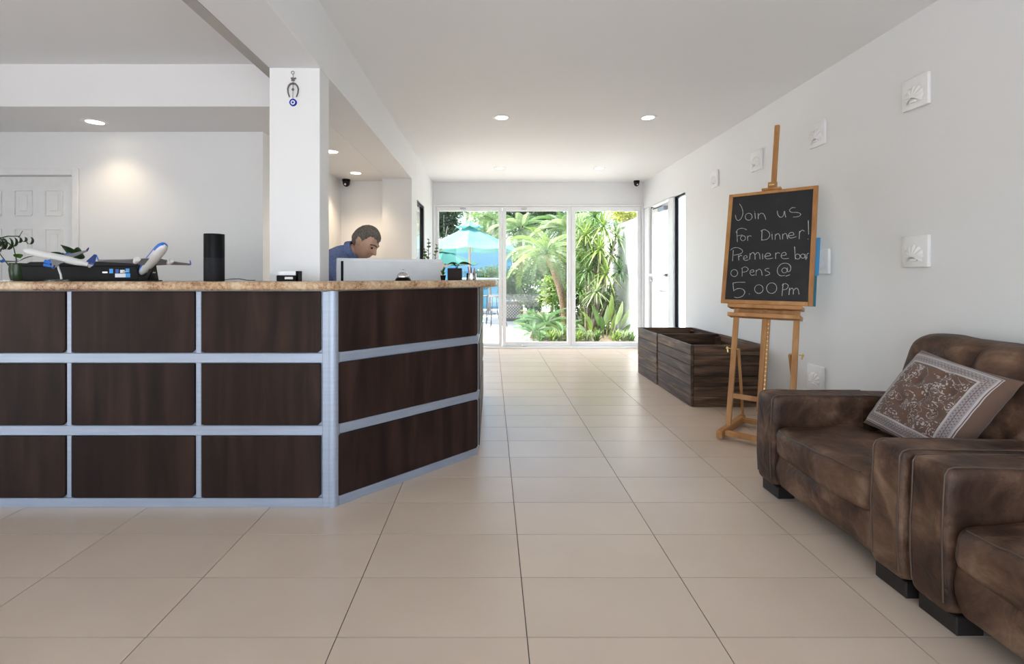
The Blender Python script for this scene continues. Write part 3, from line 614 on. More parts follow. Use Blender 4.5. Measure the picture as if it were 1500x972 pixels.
# plant at the far left in a dark green pot
pl = thing('potted_plant', (W(23, 410, 2.55).x, 2.56, ZT), 'dark green pot with curly drooping leaves at left end of counter', 'potted plant')
px_, py_ = W(23, 410, 2.55).x, 2.56
M['pot_green'] = plain('dark_green_glaze', (0.030, 0.055, 0.022), 0.3)
t = MB(); t.lathe([(0.001, 0), (0.026, 0), (0.032, 0.02), (0.036, 0.06), (0.033, 0.085), (0.036, 0.095), (0.030, 0.095), (0.028, 0.08), (0.001, 0.075)], Matrix.Translation((px_, py_, ZT)), 24); t.build('pot', M['pot_green'], pl, True)
def curl(px0, py0, px1, py1, dirn, rad, Y):
    t = MB(); a = W(px0, py0, Y); b = W(px1, py1, Y); t.tube([a, (a + b) / 2 + Vector((0, 0, 0.008)), b], 0.003, 6)
    # row of curled leaflets hanging from the stem
    for k in range(7):
        c = a.lerp(b, 0.25 + 0.75 * k / 6); R = rad * (0.7 + 0.3 * math.sin(k)); vs = []; fs = []
        for i in range(10):
            an = math.radians(90 - 260 * i / 9) ; w = 0.0085 * math.sin(PI * (i + 0.7) / 10.4)
            q = c + Vector((dirn * R * math.cos(an) * 0.8 + dirn * 0.004 * k, (k - 3) * 0.010, R * math.sin(an) - R))
            vs += [tuple(q + Vector((0, -w, 0.2 * w))), tuple(q + Vector((0, w, 0.2 * w)))]
        for i in range(9): fs.append((2 * i, 2 * i + 1, 2 * i + 3, 2 * i + 2))
        t.poly(vs, fs)
    return t
curl(-6, 350, 29, 346, 1, 0.034, 2.55).build('leaf_frond', M['leaf_dark'], pl, True)
curl(-8, 352, 8, 352, -1, 0.036, 2.58).build('leaf_frond', M['leaf_dark'], pl, True)
curl(4, 353, -12, 338, -1, 0.036, 2.53).build('leaf_frond', M['leaf_dark'], pl, True)
t = MB(); t.tube([W(23, 402, 2.56), W(24, 380, 2.56), W(20, 362, 2.56), W(4, 349, 2.56)], 0.0025, 6); t.tube([W(22, 402, 2.56), W(10, 385, 2.57), W(0, 372, 2.57), W(-6, 350, 2.56)], 0.0025, 6); t.tube([W(27, 348, 2.55), W(33, 338, 2.55)], 0.0015, 5); t.build('stem', M['leaf_dark'], pl, True)
t = MB(); blade(t, W(30, 378, 2.56), W(20, 372, 2.53), 0.05, 0.1, up=Vector((0, 1, 0.3))); t.build('leaf', M['leaf_mid'], pl, True)
t = MB(); blade(t, W(27, 383, 2.55), W(60, 374, 2.60), 0.04, 0.08); t.build('leaf', M['leaf_dark'], pl, True)
# broad-leaf plant behind the case
p2 = thing('potted_plant', (W(104, 405, 2.86).x, 2.86, 0.765), 'broad dark green leaves rising behind the black computer case', 'potted plant')
q0 = Vector(p2.location)
t = MB(); t.lathe([(0.001, 0), (0.06, 0), (0.08, 0.16), (0.085, 0.17), (0.075, 0.17), (0.07, 0.15), (0.001, 0.15)], Matrix.Translation(q0), 24); t.build('pot', M['white'], p2, True)
for (ax, ay, bx2, by2, w, up) in ((106, 378, 88, 358, 0.085, (0.3, 1, 0.4)), (108, 378, 122, 372, 0.05, (0, 1, 0.5)), (95, 377, 74, 369, 0.03, (0, 1, 0.3)), (84, 378, 96, 373, 0.035, (0, 1, 0.4)), (104, 376, 119, 366, 0.07, (0.1, 1, 0.2))):
    a = W(ax, ay, 2.80); b = W(bx2, by2, 2.74); t = MB(); blade(t, a, b, w, 0.10, 10, Vector(up), 0.2); t.tube([q0 + Vector((0, 0, 0.14)), (q0 + a) / 2 + Vector((0, 0, 0.1)), a], 0.003, 6); t.build('leaf', M['leaf_dark'], p2, True)
# little plants at the right end
p3 = thing('potted_plant', (W(649, 408, 3.08).x, 3.08, ZT), 'tiny plant in dark pot beside the dark box on the counter', 'potted plant'); q0 = Vector(p3.location)
t = MB(); t.lathe([(0.001, 0), (0.014, 0), (0.018, 0.03), (0.015, 0.031), (0.001, 0.028)], Matrix.Translation(q0), 16); t.build('pot', M['black'], p3, True)
for k in range(16):
    a = 2 * PI * k / 16 * 2.4; t = MB(); rr = 0.018 + 0.014 * random.random(); blade(t, q0 + Vector((0, 0, 0.03)), q0 + Vector((rr * math.cos(a), rr * math.sin(a) * 0.7, 0.045 + 0.05 * random.random())), 0.016, 0.1, 5); t.build('leaf', M['leaf_mid'], p3, True)
p4 = thing('potted_plant', (W(668, 408, 3.15).x, 3.14, ZT), 'plant with long arching leaf rising behind the dark box', 'potted plant'); q0 = Vector(p4.location)
t = MB(); t.lathe([(0.001, 0), (0.022, 0), (0.026, 0.06), (0.022, 0.061), (0.001, 0.055)], Matrix.Translation(q0), 16); t.build('pot', M['black'], p4, True)
for (ax, ay, bx2, by2, w) in ((672, 386, 692, 389, 0.030), (670, 386, 654, 388, 0.022), (668, 390, 660, 384, 0.016)):
    a = W(ax, ay, 3.12); b = W(bx2, by2, 3.10); t = MB(); blade(t, a, b, w, 0.12, 8, Vector((0, 0.6, 1))); t.tube([q0 + Vector((0, 0, 0.055)), a], 0.002, 5); t.build('leaf', M['leaf_dark'], p4, True)
p5 = thing('potted_plant', (W(626, 400, 3.9).x, 3.9, 0.765), 'upright leafy sprig behind the white monitor', 'potted plant'); q0 = Vector(p5.location)
t = MB(); t.lathe([(0.001, 0), (0.05, 0), (0.06, 0.12), (0.055, 0.12), (0.001, 0.11)], Matrix.Translation(q0), 20); t.build('pot', M['white'], p5, True)
for (bx2, by2) in ((628, 352), (622, 366), (640, 360)):
    tip = W(bx2, by2, 3.9); t = MB(); b0 = q0 + Vector((0, 0, 0.11)); t.tube([b0, tip], 0.003, 5)
    for k in range(13):
        c = b0.lerp(tip, 0.35 + 0.65 * k / 12); a = k * 2.4; r = 0.05 * (1.15 - k / 15)
        blade(t, c, c + Vector((r * math.cos(a), r * math.sin(a), r * 0.8)), 0.036, 0.1, 4)
    t.build('sprig', M['leaf_mid'], p5, True)
# ------------------------------------------------------------------ model aircraft
M['plane_white'] = plain('model_white', (0.72, 0.71, 0.69), 0.3); M['plane_blue'] = plain('model_blue', (0.015, 0.16, 0.62), 0.3); M['plane_grey'] = plain('model_grey', (0.24, 0.24, 0.26), 0.4); M['plane_navy'] = plain('model_navy', (0.02, 0.05, 0.22), 0.35)
def aircraft(root, c, fwd, right, L, span, scheme):
    fwd = Vector(fwd).normalized(); right = Vector(right); right = (right - fwd * right.dot(fwd)).normalized(); up = right.cross(fwd)
    B = Matrix((fwd, right * -1, up)).transposed().to_4x4(); B.translation = Vector(c)      # local x nose, y left, z up
    R = L * (0.074 if scheme == 0 else 0.060)
    prof = [(0.001, -L * .5), (R * .25, -L * .49), (R * .55, -L * .40), (R * .92, -L * .24), (R, -L * .12), (R, L * .33), (R * .93, L * .40), (R * .72, L * .455), (R * .4, L * .487), (0.001, L * .5)]
    rot = B @ Matrix.Rotation(PI / 2, 4, 'Y')
    t = MB(); t.lathe(prof, rot, 20)
    inv = B.inverted()
    for f in t.bm.faces:
        q = inv @ f.calc_center_median()
        if scheme == 0: f.material_index = 1 if (q.z > -R * 0.15 and q.x > -L * 0.38) else 0
        elif scheme == 1: f.material_index = 1 if q.x < -L * 0.40 else 0
        else: f.material_index = 1 if q.z > 0 else 0
    t.build('fuselage', [M['plane_white'], M['plane_blue'] if scheme != 1 else M['plane_navy']], root, True)
    def plate(pts, th, name, mat):
        # pts: local outline; extruded along the thinnest axis 'th' vector
        n = len(pts); th = Vector(th); vs = [Vector(p) - th / 2 for p in pts] + [Vector(p) + th / 2 for p in pts]
        t = MB(); t.poly([tuple(B @ v) for v in vs], [tuple(range(n))[::-1], tuple(range(n, 2 * n))] + [(i, (i + 1) % n, n + (i + 1) % n, n + i) for i in range(n)]); bmesh.ops.recalc_face_normals(t.bm, faces=t.bm.faces); t.build(name, mat, root)
    h = span / 2; wm = M['plane_grey']
    for s in (1, -1):
        plate([(L * .12, s * R * .7, -R * .4), (-L * .02, s * h * .55, 0.0), (-L * .13, s * h, R * .45), (-L * .165, s * h, R * .45), (-L * .10, s * h * .4, -R * .1), (-L * .10, s * R * .7, -R * .4)], (0, 0, R * .16), 'wing', wm)
        plate([(-L * .13, s * h, R * .45), (-L * .165, s * h, R * .45), (-L * .175, s * h * 1.012, R * 1.5), (-L * .16, s * h * 1.012, R * 1.5)], (0, R * .1, 0), 'winglet', M['plane_blue'] if scheme != 1 else M['plane_navy'])
        plate([(-L * .40, s * R * .3, R * .3), (-L * .47, s * h * .36, R * .5), (-L * .495, s * h * .36, R * .5), (-L * .475, s * R * .3, R * .3)], (0, 0, R * .1), 'tailplane', M['plane_white'])
        for yy in ((.36,) if scheme != 1 else (.32, .60)):
            e = MB(); ec = Vector((L * .075 - L * .11 * (yy - .36) * 2, s * h * yy, -R * .62)); r2 = R * (.52 if scheme != 1 else .42)
            e.lathe([(r2 * .3, -L * .065), (r2 * .75, -L * .06), (r2, -L * .01), (r2, L * .035), (r2 * .88, L * .045), (r2 * .80, L * .035), (r2 * .3, L * .030), (0.001, L * .036)], B @ Matrix.Translation(ec) @ Matrix.Rotation(PI / 2, 4, 'Y'), 16)
            e.bar(B @ (ec + Vector((0, 0, r2 * .9))), B @ Vector((ec.x - L * .03, ec.y, -R * .1)), R * .12, R * .5); e.build('engine', M['plane_white'] if scheme == 0 else M['plane_blue'], root, True)
    plate([(-L * .36, 0, R * .8), (-L * .46, 0, R * 3.4), (-L * .50, 0, R * 3.4), (-L * .48, 0, R * .5)], (0, R * .16, 0), 'tail_fin', M['plane_blue'] if scheme != 1 else M['plane_navy'])
    return B
# blue-nosed airliner climbing towards the camera
c = W(222, 381, 2.42)
pa = thing('model_airplane', (W(214, 412, 2.45).x, 2.45, ZT), 'model airliner with blue upper nose climbing on a dark slanted stand', 'model airplane', 'model airplanes on the counter')
aircraft(pa, c, (0.75, -0.55, 0.42), (-0.55, -0.78, 0.04), 0.36, 0.40, 0)
a = W(214, 412, 2.46); a.z = ZT + 0.004
t = MB(); t.bar(a, c + Vector((0.0, 0.025, -0.012)), 0.018, 0.012, up=(0, 1, 0), bev=0.002); t.build('stand_post', M['black'], pa)
t = MB(); e0 = W(180, 412, 2.46).x; e1 = W(238, 412, 2.46).x; t.box(e0, e1, 2.42, 2.462, ZT, ZT + 0.006, 0.002, 1); t.build('stand_base', M['black'], pa)
# white four-engine airliner on a curved stand
c = W(88, 378, 2.43)
pb = thing('model_airplane', (W(84, 411, 2.41).x, 2.41, ZT), 'white four-engined model airplane on a curved pale stand', 'model airplane', 'model airplanes on the counter')
aircraft(pb, c, (-0.95, -0.30, 0.26), (-0.25, 0.88, 0.36), 0.31, 0.28, 1)
zb = ZT
t = MB(); a = W(84, 386, 2.41); t.tube([a, W(86, 394, 2.405), W(89, 402, 2.405), Vector((W(90, 410, 2.405).x, 2.405, zb + 0.010))], 0.0045, 10); t.build('stand_post', M['plane_white'], pb, True)
t = MB(); e = W(84, 411, 2.405).x; t.lathe([(0.001, 0), (1.0, 0), (1.0, 0.007), (0.9, 0.011), (0.001, 0.012)], Matrix.Translation((e, 2.405, zb)) @ Matrix.Diagonal((0.066, 0.026, 1, 1)), 28); t.build('stand_base', M['acrylic'], pb, True)
# third model, mostly cut by the picture's left edge
c = W(-14, 381, 2.42)
pd = thing('model_airplane', (W(-12, 411, 2.42).x, 2.42, ZT), 'model airplane with blue nose cut off by left picture edge', 'model airplane', 'model airplanes on the counter')
aircraft(pd, c, (0.82, -0.50, 0.28), (-0.5, -0.85, 0.0), 0.22, 0.22, 2)
t = MB(); t.tube([c + Vector((0, 0, -0.01)), W(-16, 396, 2.42), Vector((W(-12, 411, 2.42).x, 2.42, ZT + 0.006))], 0.004, 8); t.build('stand_post', M['plane_white'], pd, True)
t = MB(); t.lathe([(0.001, 0), (0.04, 0), (0.04, 0.006), (0.001, 0.008)], Matrix.Translation((W(-12, 411, 2.42).x, 2.42, ZT)), 24); t.build('stand_base', M['acrylic'], pd, True)
# papers at the left end
t = MB(); e = W(12, 411, 2.40).x; t.box(e - 0.10, e + 0.03, 2.375, 2.375 + 0.02, ZT, ZT + 0.004); t.build('leaflet', M['white'], None, False, 'thin white leaflet lying at the left end of the counter', 'paper')
# ------------------------------------------------------------------ amulet on the column
YA = 2.644
am = thing('wall_amulet', (W(429, 157, YA).x, YA, W(429, 157, YA).z), 'horseshoe charm with round blue eye bead hanging high on the column', 'wall charm')
M['pewter'] = plain('dark_pewter', (0.16, 0.15, 0.14), 0.4, metal=0.7); M['eye_blue'] = plain('cobalt_glass', (0.010, 0.015, 0.36), 0.12); M['eye_white'] = plain('white_enamel', (0.80, 0.85, 0.92), 0.2); M['eye_sky'] = plain('pale_blue_enamel', (0.35, 0.55, 0.85), 0.2)
y = YA - 0.006
def circ(cx, cy, r, n=24, a0=0, a1=2 * PI): return [W(cx + r * math.sin(a0 + (a1 - a0) * k / n), cy - r * math.cos(a0 + (a1 - a0) * k / n), y) for k in range(n + (0 if abs(a1 - a0) > 6.28 else 1))]
t = MB(); t.tube(circ(428.8, 106.3, 2.2), 0.0016, 6, True); t.build('hanging_ring', M['pewter'], am, True)
t = MB(); t.tube([W(429, 108.5, y), W(429.4, 113, y)], 0.0014, 6); t.tube([W(429.2, 118, y), W(429, 145, y)], 0.0014, 6); t.build('chain', M['pewter'], am, True)
t = MB()
for (ex, ey, rr) in ((429.2, 115.5, 2.3), (427, 114.6, 1.2), (432.5, 114.6, 1.4), (427.6, 117.6, 1.1), (430.8, 117.8, 1.0)): q = W(ex, ey, y); t.ball(q, rr * 0.00376, 10, (1, 0.5, 1))
t.build('elephant_charm', M['pewter'], am, True)
t = MB(); t.tube([W(424, 142, y), W(421.9, 136, y), W(421.3, 130, y), W(422.8, 125.5, y), W(425.5, 122.8, y), W(429, 122, y), W(432.7, 122.8, y), W(435.3, 125.5, y), W(436.9, 130, y), W(436.3, 136, y), W(434.2, 142, y)], [0.0032, 0.0036, 0.004, 0.0045, 0.005, 0.0055, 0.005, 0.0045, 0.004, 0.0036, 0.0032], 10); t.build('horseshoe', M['pewter'], am, True)
t = MB(); q = W(429, 131, y); t.ball(q, 0.0075, 14, (1, 0.6, 1)); t.build('bead', M['pewter'], am, True)
q = W(429, 149.7, y)
R90 = Matrix.Rotation(PI / 2, 4, 'X')
def disc(r, d, mat, name, cz=0.0):
    t = MB(); t.lathe([(0.001, 0), (r, 0), (r * 0.97, d), (0.001, d)], Matrix.Translation((q.x, YA, q.z + cz)) @ R90, 28); t.build(name, mat, am)
disc(0.0205, 0.006, M['eye_blue'], 'glass_bead'); disc(0.0125, 0.0072, M['eye_white'], 'eye_white', -0.001); disc(0.0085, 0.0080, M['eye_sky'], 'iris', -0.001); disc(0.0048, 0.0088, M['black'], 'pupil', -0.001)
# ================================================================== WOODEN CRATES
def crate(x0, x1, y0, y1, h, n, label):
    o = thing('wooden_crate', ((x0 + x1) / 2, (y0 + y1) / 2, 0), label, 'crate', 'dark wooden crates by the right wall')
    th = 0.024; ph = h / n; g = 0.0015
    rr = random.Random(int(x0 * 1000 + y0 * 77))
    for k in range(n):
        z0 = k * ph + g; z1 = (k + 1) * ph - g
        j = [rr.uniform(-0.0022, 0.0022) for _ in range(4)]
        MB().box(x0 + j[0], x0 + th + j[0], y0 + 0.004, y1 - 0.004, z0, z1, 0.003, 1).build('plank', M['plank_y'], o)
        MB().box(x1 - th + min(0, j[1]), x1 + min(0, j[1]), y0 + 0.004, y1 - 0.004, z0, z1, 0.003, 1).build('plank', M['plank_y'], o)
        MB().box(x0 + th + 0.003, x1 - th - 0.003, y0 + abs(j[2]) * 0.5, y0 + th + j[2], z0, z1, 0.003, 1).build('plank', M['plank_x'], o)
        MB().box(x0 + th + 0.003, x1 - th - 0.003, y1 - th + j[3], y1 - abs(j[3]) * 0.5, z0, z1, 0.003, 1).build('plank', M['plank_x'], o)
    for (a, b) in ((x0 + th + 0.005, y0 + th + 0.005), (x1 - th - 0.045, y0 + th + 0.005), (x0 + th + 0.005, y1 - th - 0.045), (x1 - th - 0.045, y1 - th - 0.045)):
        MB().box(a, a + 0.04, b, b + 0.04, 0.02, h - 0.03).build('corner_batten', M['plank_x'], o)
    MB().box(x0 + th + 0.004, x1 - th - 0.004, y0 + th + 0.006, y1 - th - 0.006, 0.002, 0.018).build('bottom_board', M['plank_x'], o)
    return o
crate(1.757, 2.420, 4.230, 5.075, 0.547, 6, 'dark brown plank crate, nearer one behind the easel')
crate(1.752, 2.420, 5.087, 5.745, 0.542, 5, 'dark brown plank crate, farther one towards the glass doors')
# ================================================================== EASEL AND CHALKBOARD
TH = 0.751; PH = 0.238; BW = 0.600; BH = 0.886
eu = Vector((math.cos(TH), -math.sin(TH), 0)); en = Vector((math.sin(TH), math.cos(TH), 0)); ev = Vector((0, 0, math.cos(PH))) + en * math.sin(PH); ew = eu.cross(ev)   # ew points to the back? checked below
if ew.dot(en) > 0: ef = -ew
else: ef = ew                                      # ef: out of the board's face
B0 = Vector((1.768, 3.706, 0.947))
def E3(u, v, f=0.0): return B0 + eu * u + ev * v + ef * f
def ebox(u0, u1, v0, v1, f0, f1, bev=0.003):
    m = Matrix((eu, ev, ef)).transposed().to_4x4(); m.translation = B0
    return MB().box(u0, u1, v0, v1, f0, f1, bev, 2, m)
chalk = thing('chalkboard', E3(BW / 2, 0, -0.01).to_tuple(), 'wood-framed chalkboard with handwritten dinner message resting on the easel', 'chalkboard')
fr = 0.030
ebox(0, fr, 0, BH, -0.018, 0.0).build('frame_stile', M['beech'], chalk); ebox(BW - fr, BW, 0, BH, -0.018, 0.0).build('frame_stile', M['beech'], chalk)
ebox(fr, BW - fr, BH - fr * 0.8, BH, -0.018, 0.0).build('frame_rail', M['beech'], chalk); ebox(fr, BW - fr, 0, fr, -0.018, 0.0).build('frame_rail', M['beech'], chalk)
ebox(fr - 0.004, BW - fr + 0.004, fr - 0.004, BH - fr * 0.8 + 0.004, -0.014, -0.006, 0).build('slate', M['chalkboard'], chalk)
# handwriting: strokes listed on a sketch of the slate whose corners are SK, laid onto the slate by a plane mapping
SK = [(108, 135), (690, 82), (657, 888), (55, 865)]
def solve_h(src, dst):
    A = []; b = []
    for (x, y), (u, v) in zip(src, dst):
        A.append([x, y, 1, 0, 0, 0, -u * x, -u * y]); b.append(u); A.append([0, 0, 0, x, y, 1, -v * x, -v * y]); b.append(v)
    n = 8
    for i in range(n):
        p = max(range(i, n), key=lambda r: abs(A[r][i])); A[i], A[p] = A[p], A[i]; b[i], b[p] = b[p], b[i]
        for r in range(n):
            if r != i:
                f = A[r][i] / A[i][i]; A[r] = [x - f * y for x, y in zip(A[r], A[i])]; b[r] -= f * b[i]
    return [b[i] / A[i][i] for i in range(n)]
HM = solve_h(SK, [(fr, BH - fr * 0.8), (BW - fr, BH - fr * 0.8), (BW - fr, fr), (fr, fr)])
def sk(x, y):
    d = HM[6] * x + HM[7] * y + 1; return (HM[0] * x + HM[1] * y + HM[2]) / d, (HM[3] * x + HM[4] * y + HM[5]) / d
def ell(cx, cy, rx, ry, a0=-1.2, turns=1.03, n=20): return [(cx + rx * math.cos(a0 + 2 * PI * turns * k / n), cy + ry * math.sin(a0 + 2 * PI * turns * k / n)) for k in range(n + 1)]
WORDS = {
 'Join us': [[(155, 182), (172, 210), (180, 250), (166, 288), (146, 301), (131, 288), (126, 262)], ell(222, 275, 25, 25), [(267, 248), (271, 290)], [(264, 236), (266, 239)], [(292, 292), (291, 250)], [(292, 268), (312, 251), (333, 260), (347, 296)],
             [(430, 235), (434, 262), (452, 281), (472, 272), (482, 238), (486, 262), (492, 282)], [(560, 214), (536, 214), (518, 232), (533, 246), (580, 249), (600, 262), (582, 277), (545, 281)]],
 'For Dinner!': [[(137, 375), (139, 415), (141, 455)], [(131, 388), (146, 364), (180, 357), (208, 368)], [(140, 411), (178, 404)], ell(182, 428, 18, 18), [(214, 410), (217, 446)], [(216, 422), (228, 411), (243, 415)],
             [(320, 373), (318, 441)], [(311, 378), (338, 368), (368, 385), (376, 412), (356, 437), (314, 443)], [(392, 400), (395, 441)], [(390, 387), (391, 389)], [(415, 441), (417, 401)], [(417, 412), (435, 398), (447, 409), (453, 440)], [(470, 439), (470, 400)], [(470, 411), (488, 397), (499, 407), (506, 437)],
             [(514, 413), (549, 408), (545, 392), (524, 393), (511, 412), (527, 430), (569, 421)], [(590, 438), (592, 381)], [(592, 394), (609, 375), (627, 382)], [(655, 305), (658, 405)], [(653, 437), (657, 440)]],
 'Premiere bar': [[(112, 512), (107, 591)], [(91, 514), (113, 497), (150, 497), (179, 517), (165, 539), (114, 549)], [(150, 550), (153, 586)], [(152, 563), (164, 551), (176, 555)], [(190, 571), (212, 568), (208, 553), (192, 557), (187, 576), (203, 588), (223, 582)], [(231, 581), (235, 536)], [(235, 548), (253, 531), (268, 545), (271, 580)], [(270, 548), (289, 531), (303, 545), (307, 579)],
             [(325, 541), (326, 579)], [(345, 560), (382, 553), (375, 538), (353, 540), (342, 561), (358, 578), (401, 572)], [(420, 578), (420, 535)], [(420, 547), (434, 534), (451, 539)], [(462, 555), (495, 550), (488, 532), (468, 538), (460, 560), (475, 577), (517, 575)], [(557, 492), (560, 535), (563, 582)], ell(580, 563, 18, 18), ell(617, 560, 16, 15), [(633, 545), (637, 572), (641, 586)], [(646, 578), (648, 546), (661, 540)]],
 'opens @': [ell(120, 677, 25, 25), [(178, 640), (178, 701)], [(171, 646), (199, 633), (222, 649), (207, 667), (180, 671)], [(239, 672), (262, 669), (258, 655), (240, 660), (235, 680), (250, 695), (269, 690)], [(278, 696), (280, 655)], [(280, 667), (300, 651), (317, 664), (323, 696)], [(374, 645), (352, 648), (345, 660), (371, 672), (377, 687), (346, 698)],
             ell(485, 661, 19, 18), [(505, 642), (508, 668), (522, 668), (531, 648), (524, 624), (498, 610), (462, 615), (436, 645), (436, 680), (458, 699), (487, 697)], [(494, 703), (525, 692)]],
 '5.00 Pm': [[(111, 746), (114, 775), (118, 806)], [(109, 749), (150, 743), (201, 744)], [(118, 801), (148, 788), (182, 793), (198, 815), (180, 843), (148, 853), (121, 849)], [(228, 826), (233, 829)], ell(300, 793, 31, 31), ell(393, 787, 37, 38), [(476, 754), (468, 843)], [(468, 768), (492, 755), (513, 770), (502, 793), (475, 800)], [(519, 836), (523, 785)], [(523, 803), (539, 788), (550, 800), (550, 833)], [(550, 808), (569, 789), (585, 799), (592, 834)]]}
def smooth_path(pts):
    if len(pts) < 3 or len(pts) > 15: return pts
    out = []
    for i in range(len(pts) - 1):
        p0 = pts[max(i - 1, 0)]; p1 = pts[i]; p2 = pts[i + 1]; p3 = pts[min(i + 2, len(pts) - 1)]
        for k in range(5):
            s = k / 5; out.append(tuple(0.5 * (2 * p1[c] + (p2[c] - p0[c]) * s + (2 * p0[c] - 5 * p1[c] + 4 * p2[c] - p3[c]) * s * s + (3 * p1[c] - p0[c] - 3 * p2[c] + p3[c]) * s ** 3) for c in (0, 1)))
    return out + [pts[-1]]
rw = random.Random(3)
for word, strokes in WORDS.items():
    t = MB()
    for st in strokes:
        pts = [Vector(sk(*p)) for p in smooth_path(st)]; n = len(pts); vs = []; fs = []
        for i, p in enumerate(pts):
            d = (pts[min(i + 1, n - 1)] - pts[max(i - 1, 0)]); d = d.normalized() if d.length > 1e-6 else Vector((1, 0)); s = Vector((-d.y, d.x)) * (0.0019 + rw.uniform(-0.0004, 0.0005))
            vs += [tuple(E3(p.x - s.x, p.y - s.y, -0.0052)), tuple(E3(p.x + s.x, p.y + s.y, -0.0052))]
        for i in range(n - 1): fs.append((2 * i, 2 * i + 1, 2 * i + 3, 2 * i + 2))
        t.poly(vs, fs)
    t.build('chalk_writing', M['chalk'], chalk)['label'] = 'white chalk line reading ' + word
# blue folders standing behind the board
bo = thing('blue_board', E3(BW - 0.12, 0.0, -0.03).to_tuple(), 'blue board standing on the easel behind the chalkboard right edge', 'board')
ebox(BW - 0.30, BW + 0.022, 0.225, 0.50, -0.034, -0.0285, 0.001).build('blue_sheet', M['blue_card'], bo)
ebox(BW - 0.30, BW + 0.012, 0.004, 0.224, -0.034, -0.0285, 0.001).build('teal_sheet', M['teal_card'], bo)
easel = thing('easel', (1.95, 3.50, 0), 'wooden studio easel with brass knobs holding the chalkboard', 'easel')
LF = -0.055                       # plane of the legs behind the board
tz = lambda z: (z - B0.z) / ev.z    # v for a height
for u in (0.105, 0.500): ebox(u - 0.018, u + 0.018, tz(0.075), 0.0, LF - 0.012, LF + 0.012).build('leg', M['beech'], easel)
ebox(0.282, 0.318, tz(0.20), 1.452, LF - 0.016, LF + 0.012, 0.008).build('mast', M['beech'], easel)
ebox(0.318, 0.334, tz(0.26), -0.10, LF - 0.014, LF + 0.008).build('mast_rail', M['beech'], easel)
m_ = MB()
for k in range(17):
    p = E3(0.326, -0.135 - k * 0.031, LF + 0.009); m_.cyl(p, p + ef * 0.003, 0.0055, None, 8)
m_.build('brass_stud_row', M['brass'], easel)
# tray
ebox(0.055, 0.54, -0.030, -0.003, -0.075, 0.012).build('tray_top', M['beech'], easel)
ebox(0.100, 0.505, -0.070, -0.031, -0.062, -0.048).build('tray_back', M['beech'], easel)
ebox(0.060, 0.535, -0.098, -0.070, -0.070, 0.020).build('tray_ledge', M['beech'], easel)
# top clamp
ebox(0.235, 0.365, BH + 0.001, BH + 0.018, -0.045, 0.012).build('clamp_lip', M['beech'], easel)
ebox(0.270, 0.330, BH + 0.018, BH + 0.075, LF + 0.013, LF + 0.040).build('clamp_block', M['beech'], easel)
p = E3(0.30, BH + 0.045, LF + 0.040); t = MB(); t.cyl(p, p + ef * 0.014, 0.005, None, 10); t.bar(p + ef * 0.014 - eu * 0.018, p + ef * 0.014 + eu * 0.018, 0.006, 0.010); t.build('clamp_knob', M['brass'], easel)
# lower cross bar and feet
zc = 0.285; ebox(0.123, 0.482, tz(zc) - 0.018, tz(zc) + 0.018, LF - 0.010, LF + 0.010).build('cross_bar', M['beech'], easel)
for u in (0.105, 0.500):
    f0 = E3(u, tz(0.06), LF); f0.z = 0.04
    a = f0 - en * 0.20; b = f0 + en * 0.36
    MB().bar(a, b, 0.042, 0.055, bev=0.008).build('foot_runner', M['beech'], easel)
    k = E3(u, tz(0.62), LF) + en * 0.0; sgn = -1 if u < 0.3 else 1
    k2 = f0 + en * 0.315; k2.z = 0.070
    off = eu * (0.031 * -sgn)
    MB().bar(k + off, k2 + off * 0.4, 0.016, 0.030, bev=0.003).build('rear_brace', M['beech'], easel)
    t = MB(); kk = k + eu * sgn * 0.018; t.cyl(k - eu * sgn * 0.03, kk + eu * sgn * 0.026, 0.004, None, 8); t.ball(kk + eu * sgn * 0.03, 0.009, 10); t.bar(kk + eu * sgn * 0.03 + ev * 0.012, kk + eu * sgn * 0.024 - ev * 0.030, 0.008, 0.006); t.build('wing_nut', M['brass'], easel, True)
fa = E3(0.105, tz(0.06), LF); fb = E3(0.500, tz(0.06), LF); fa.z = fb.z = 0.045
for d_ in (-0.13, 0.28): MB().bar(fa + en * d_ + eu * 0.021, fb + en * d_ - eu * 0.021, 0.040, 0.034, bev=0.005).build('base_bar', M['beech'], easel)
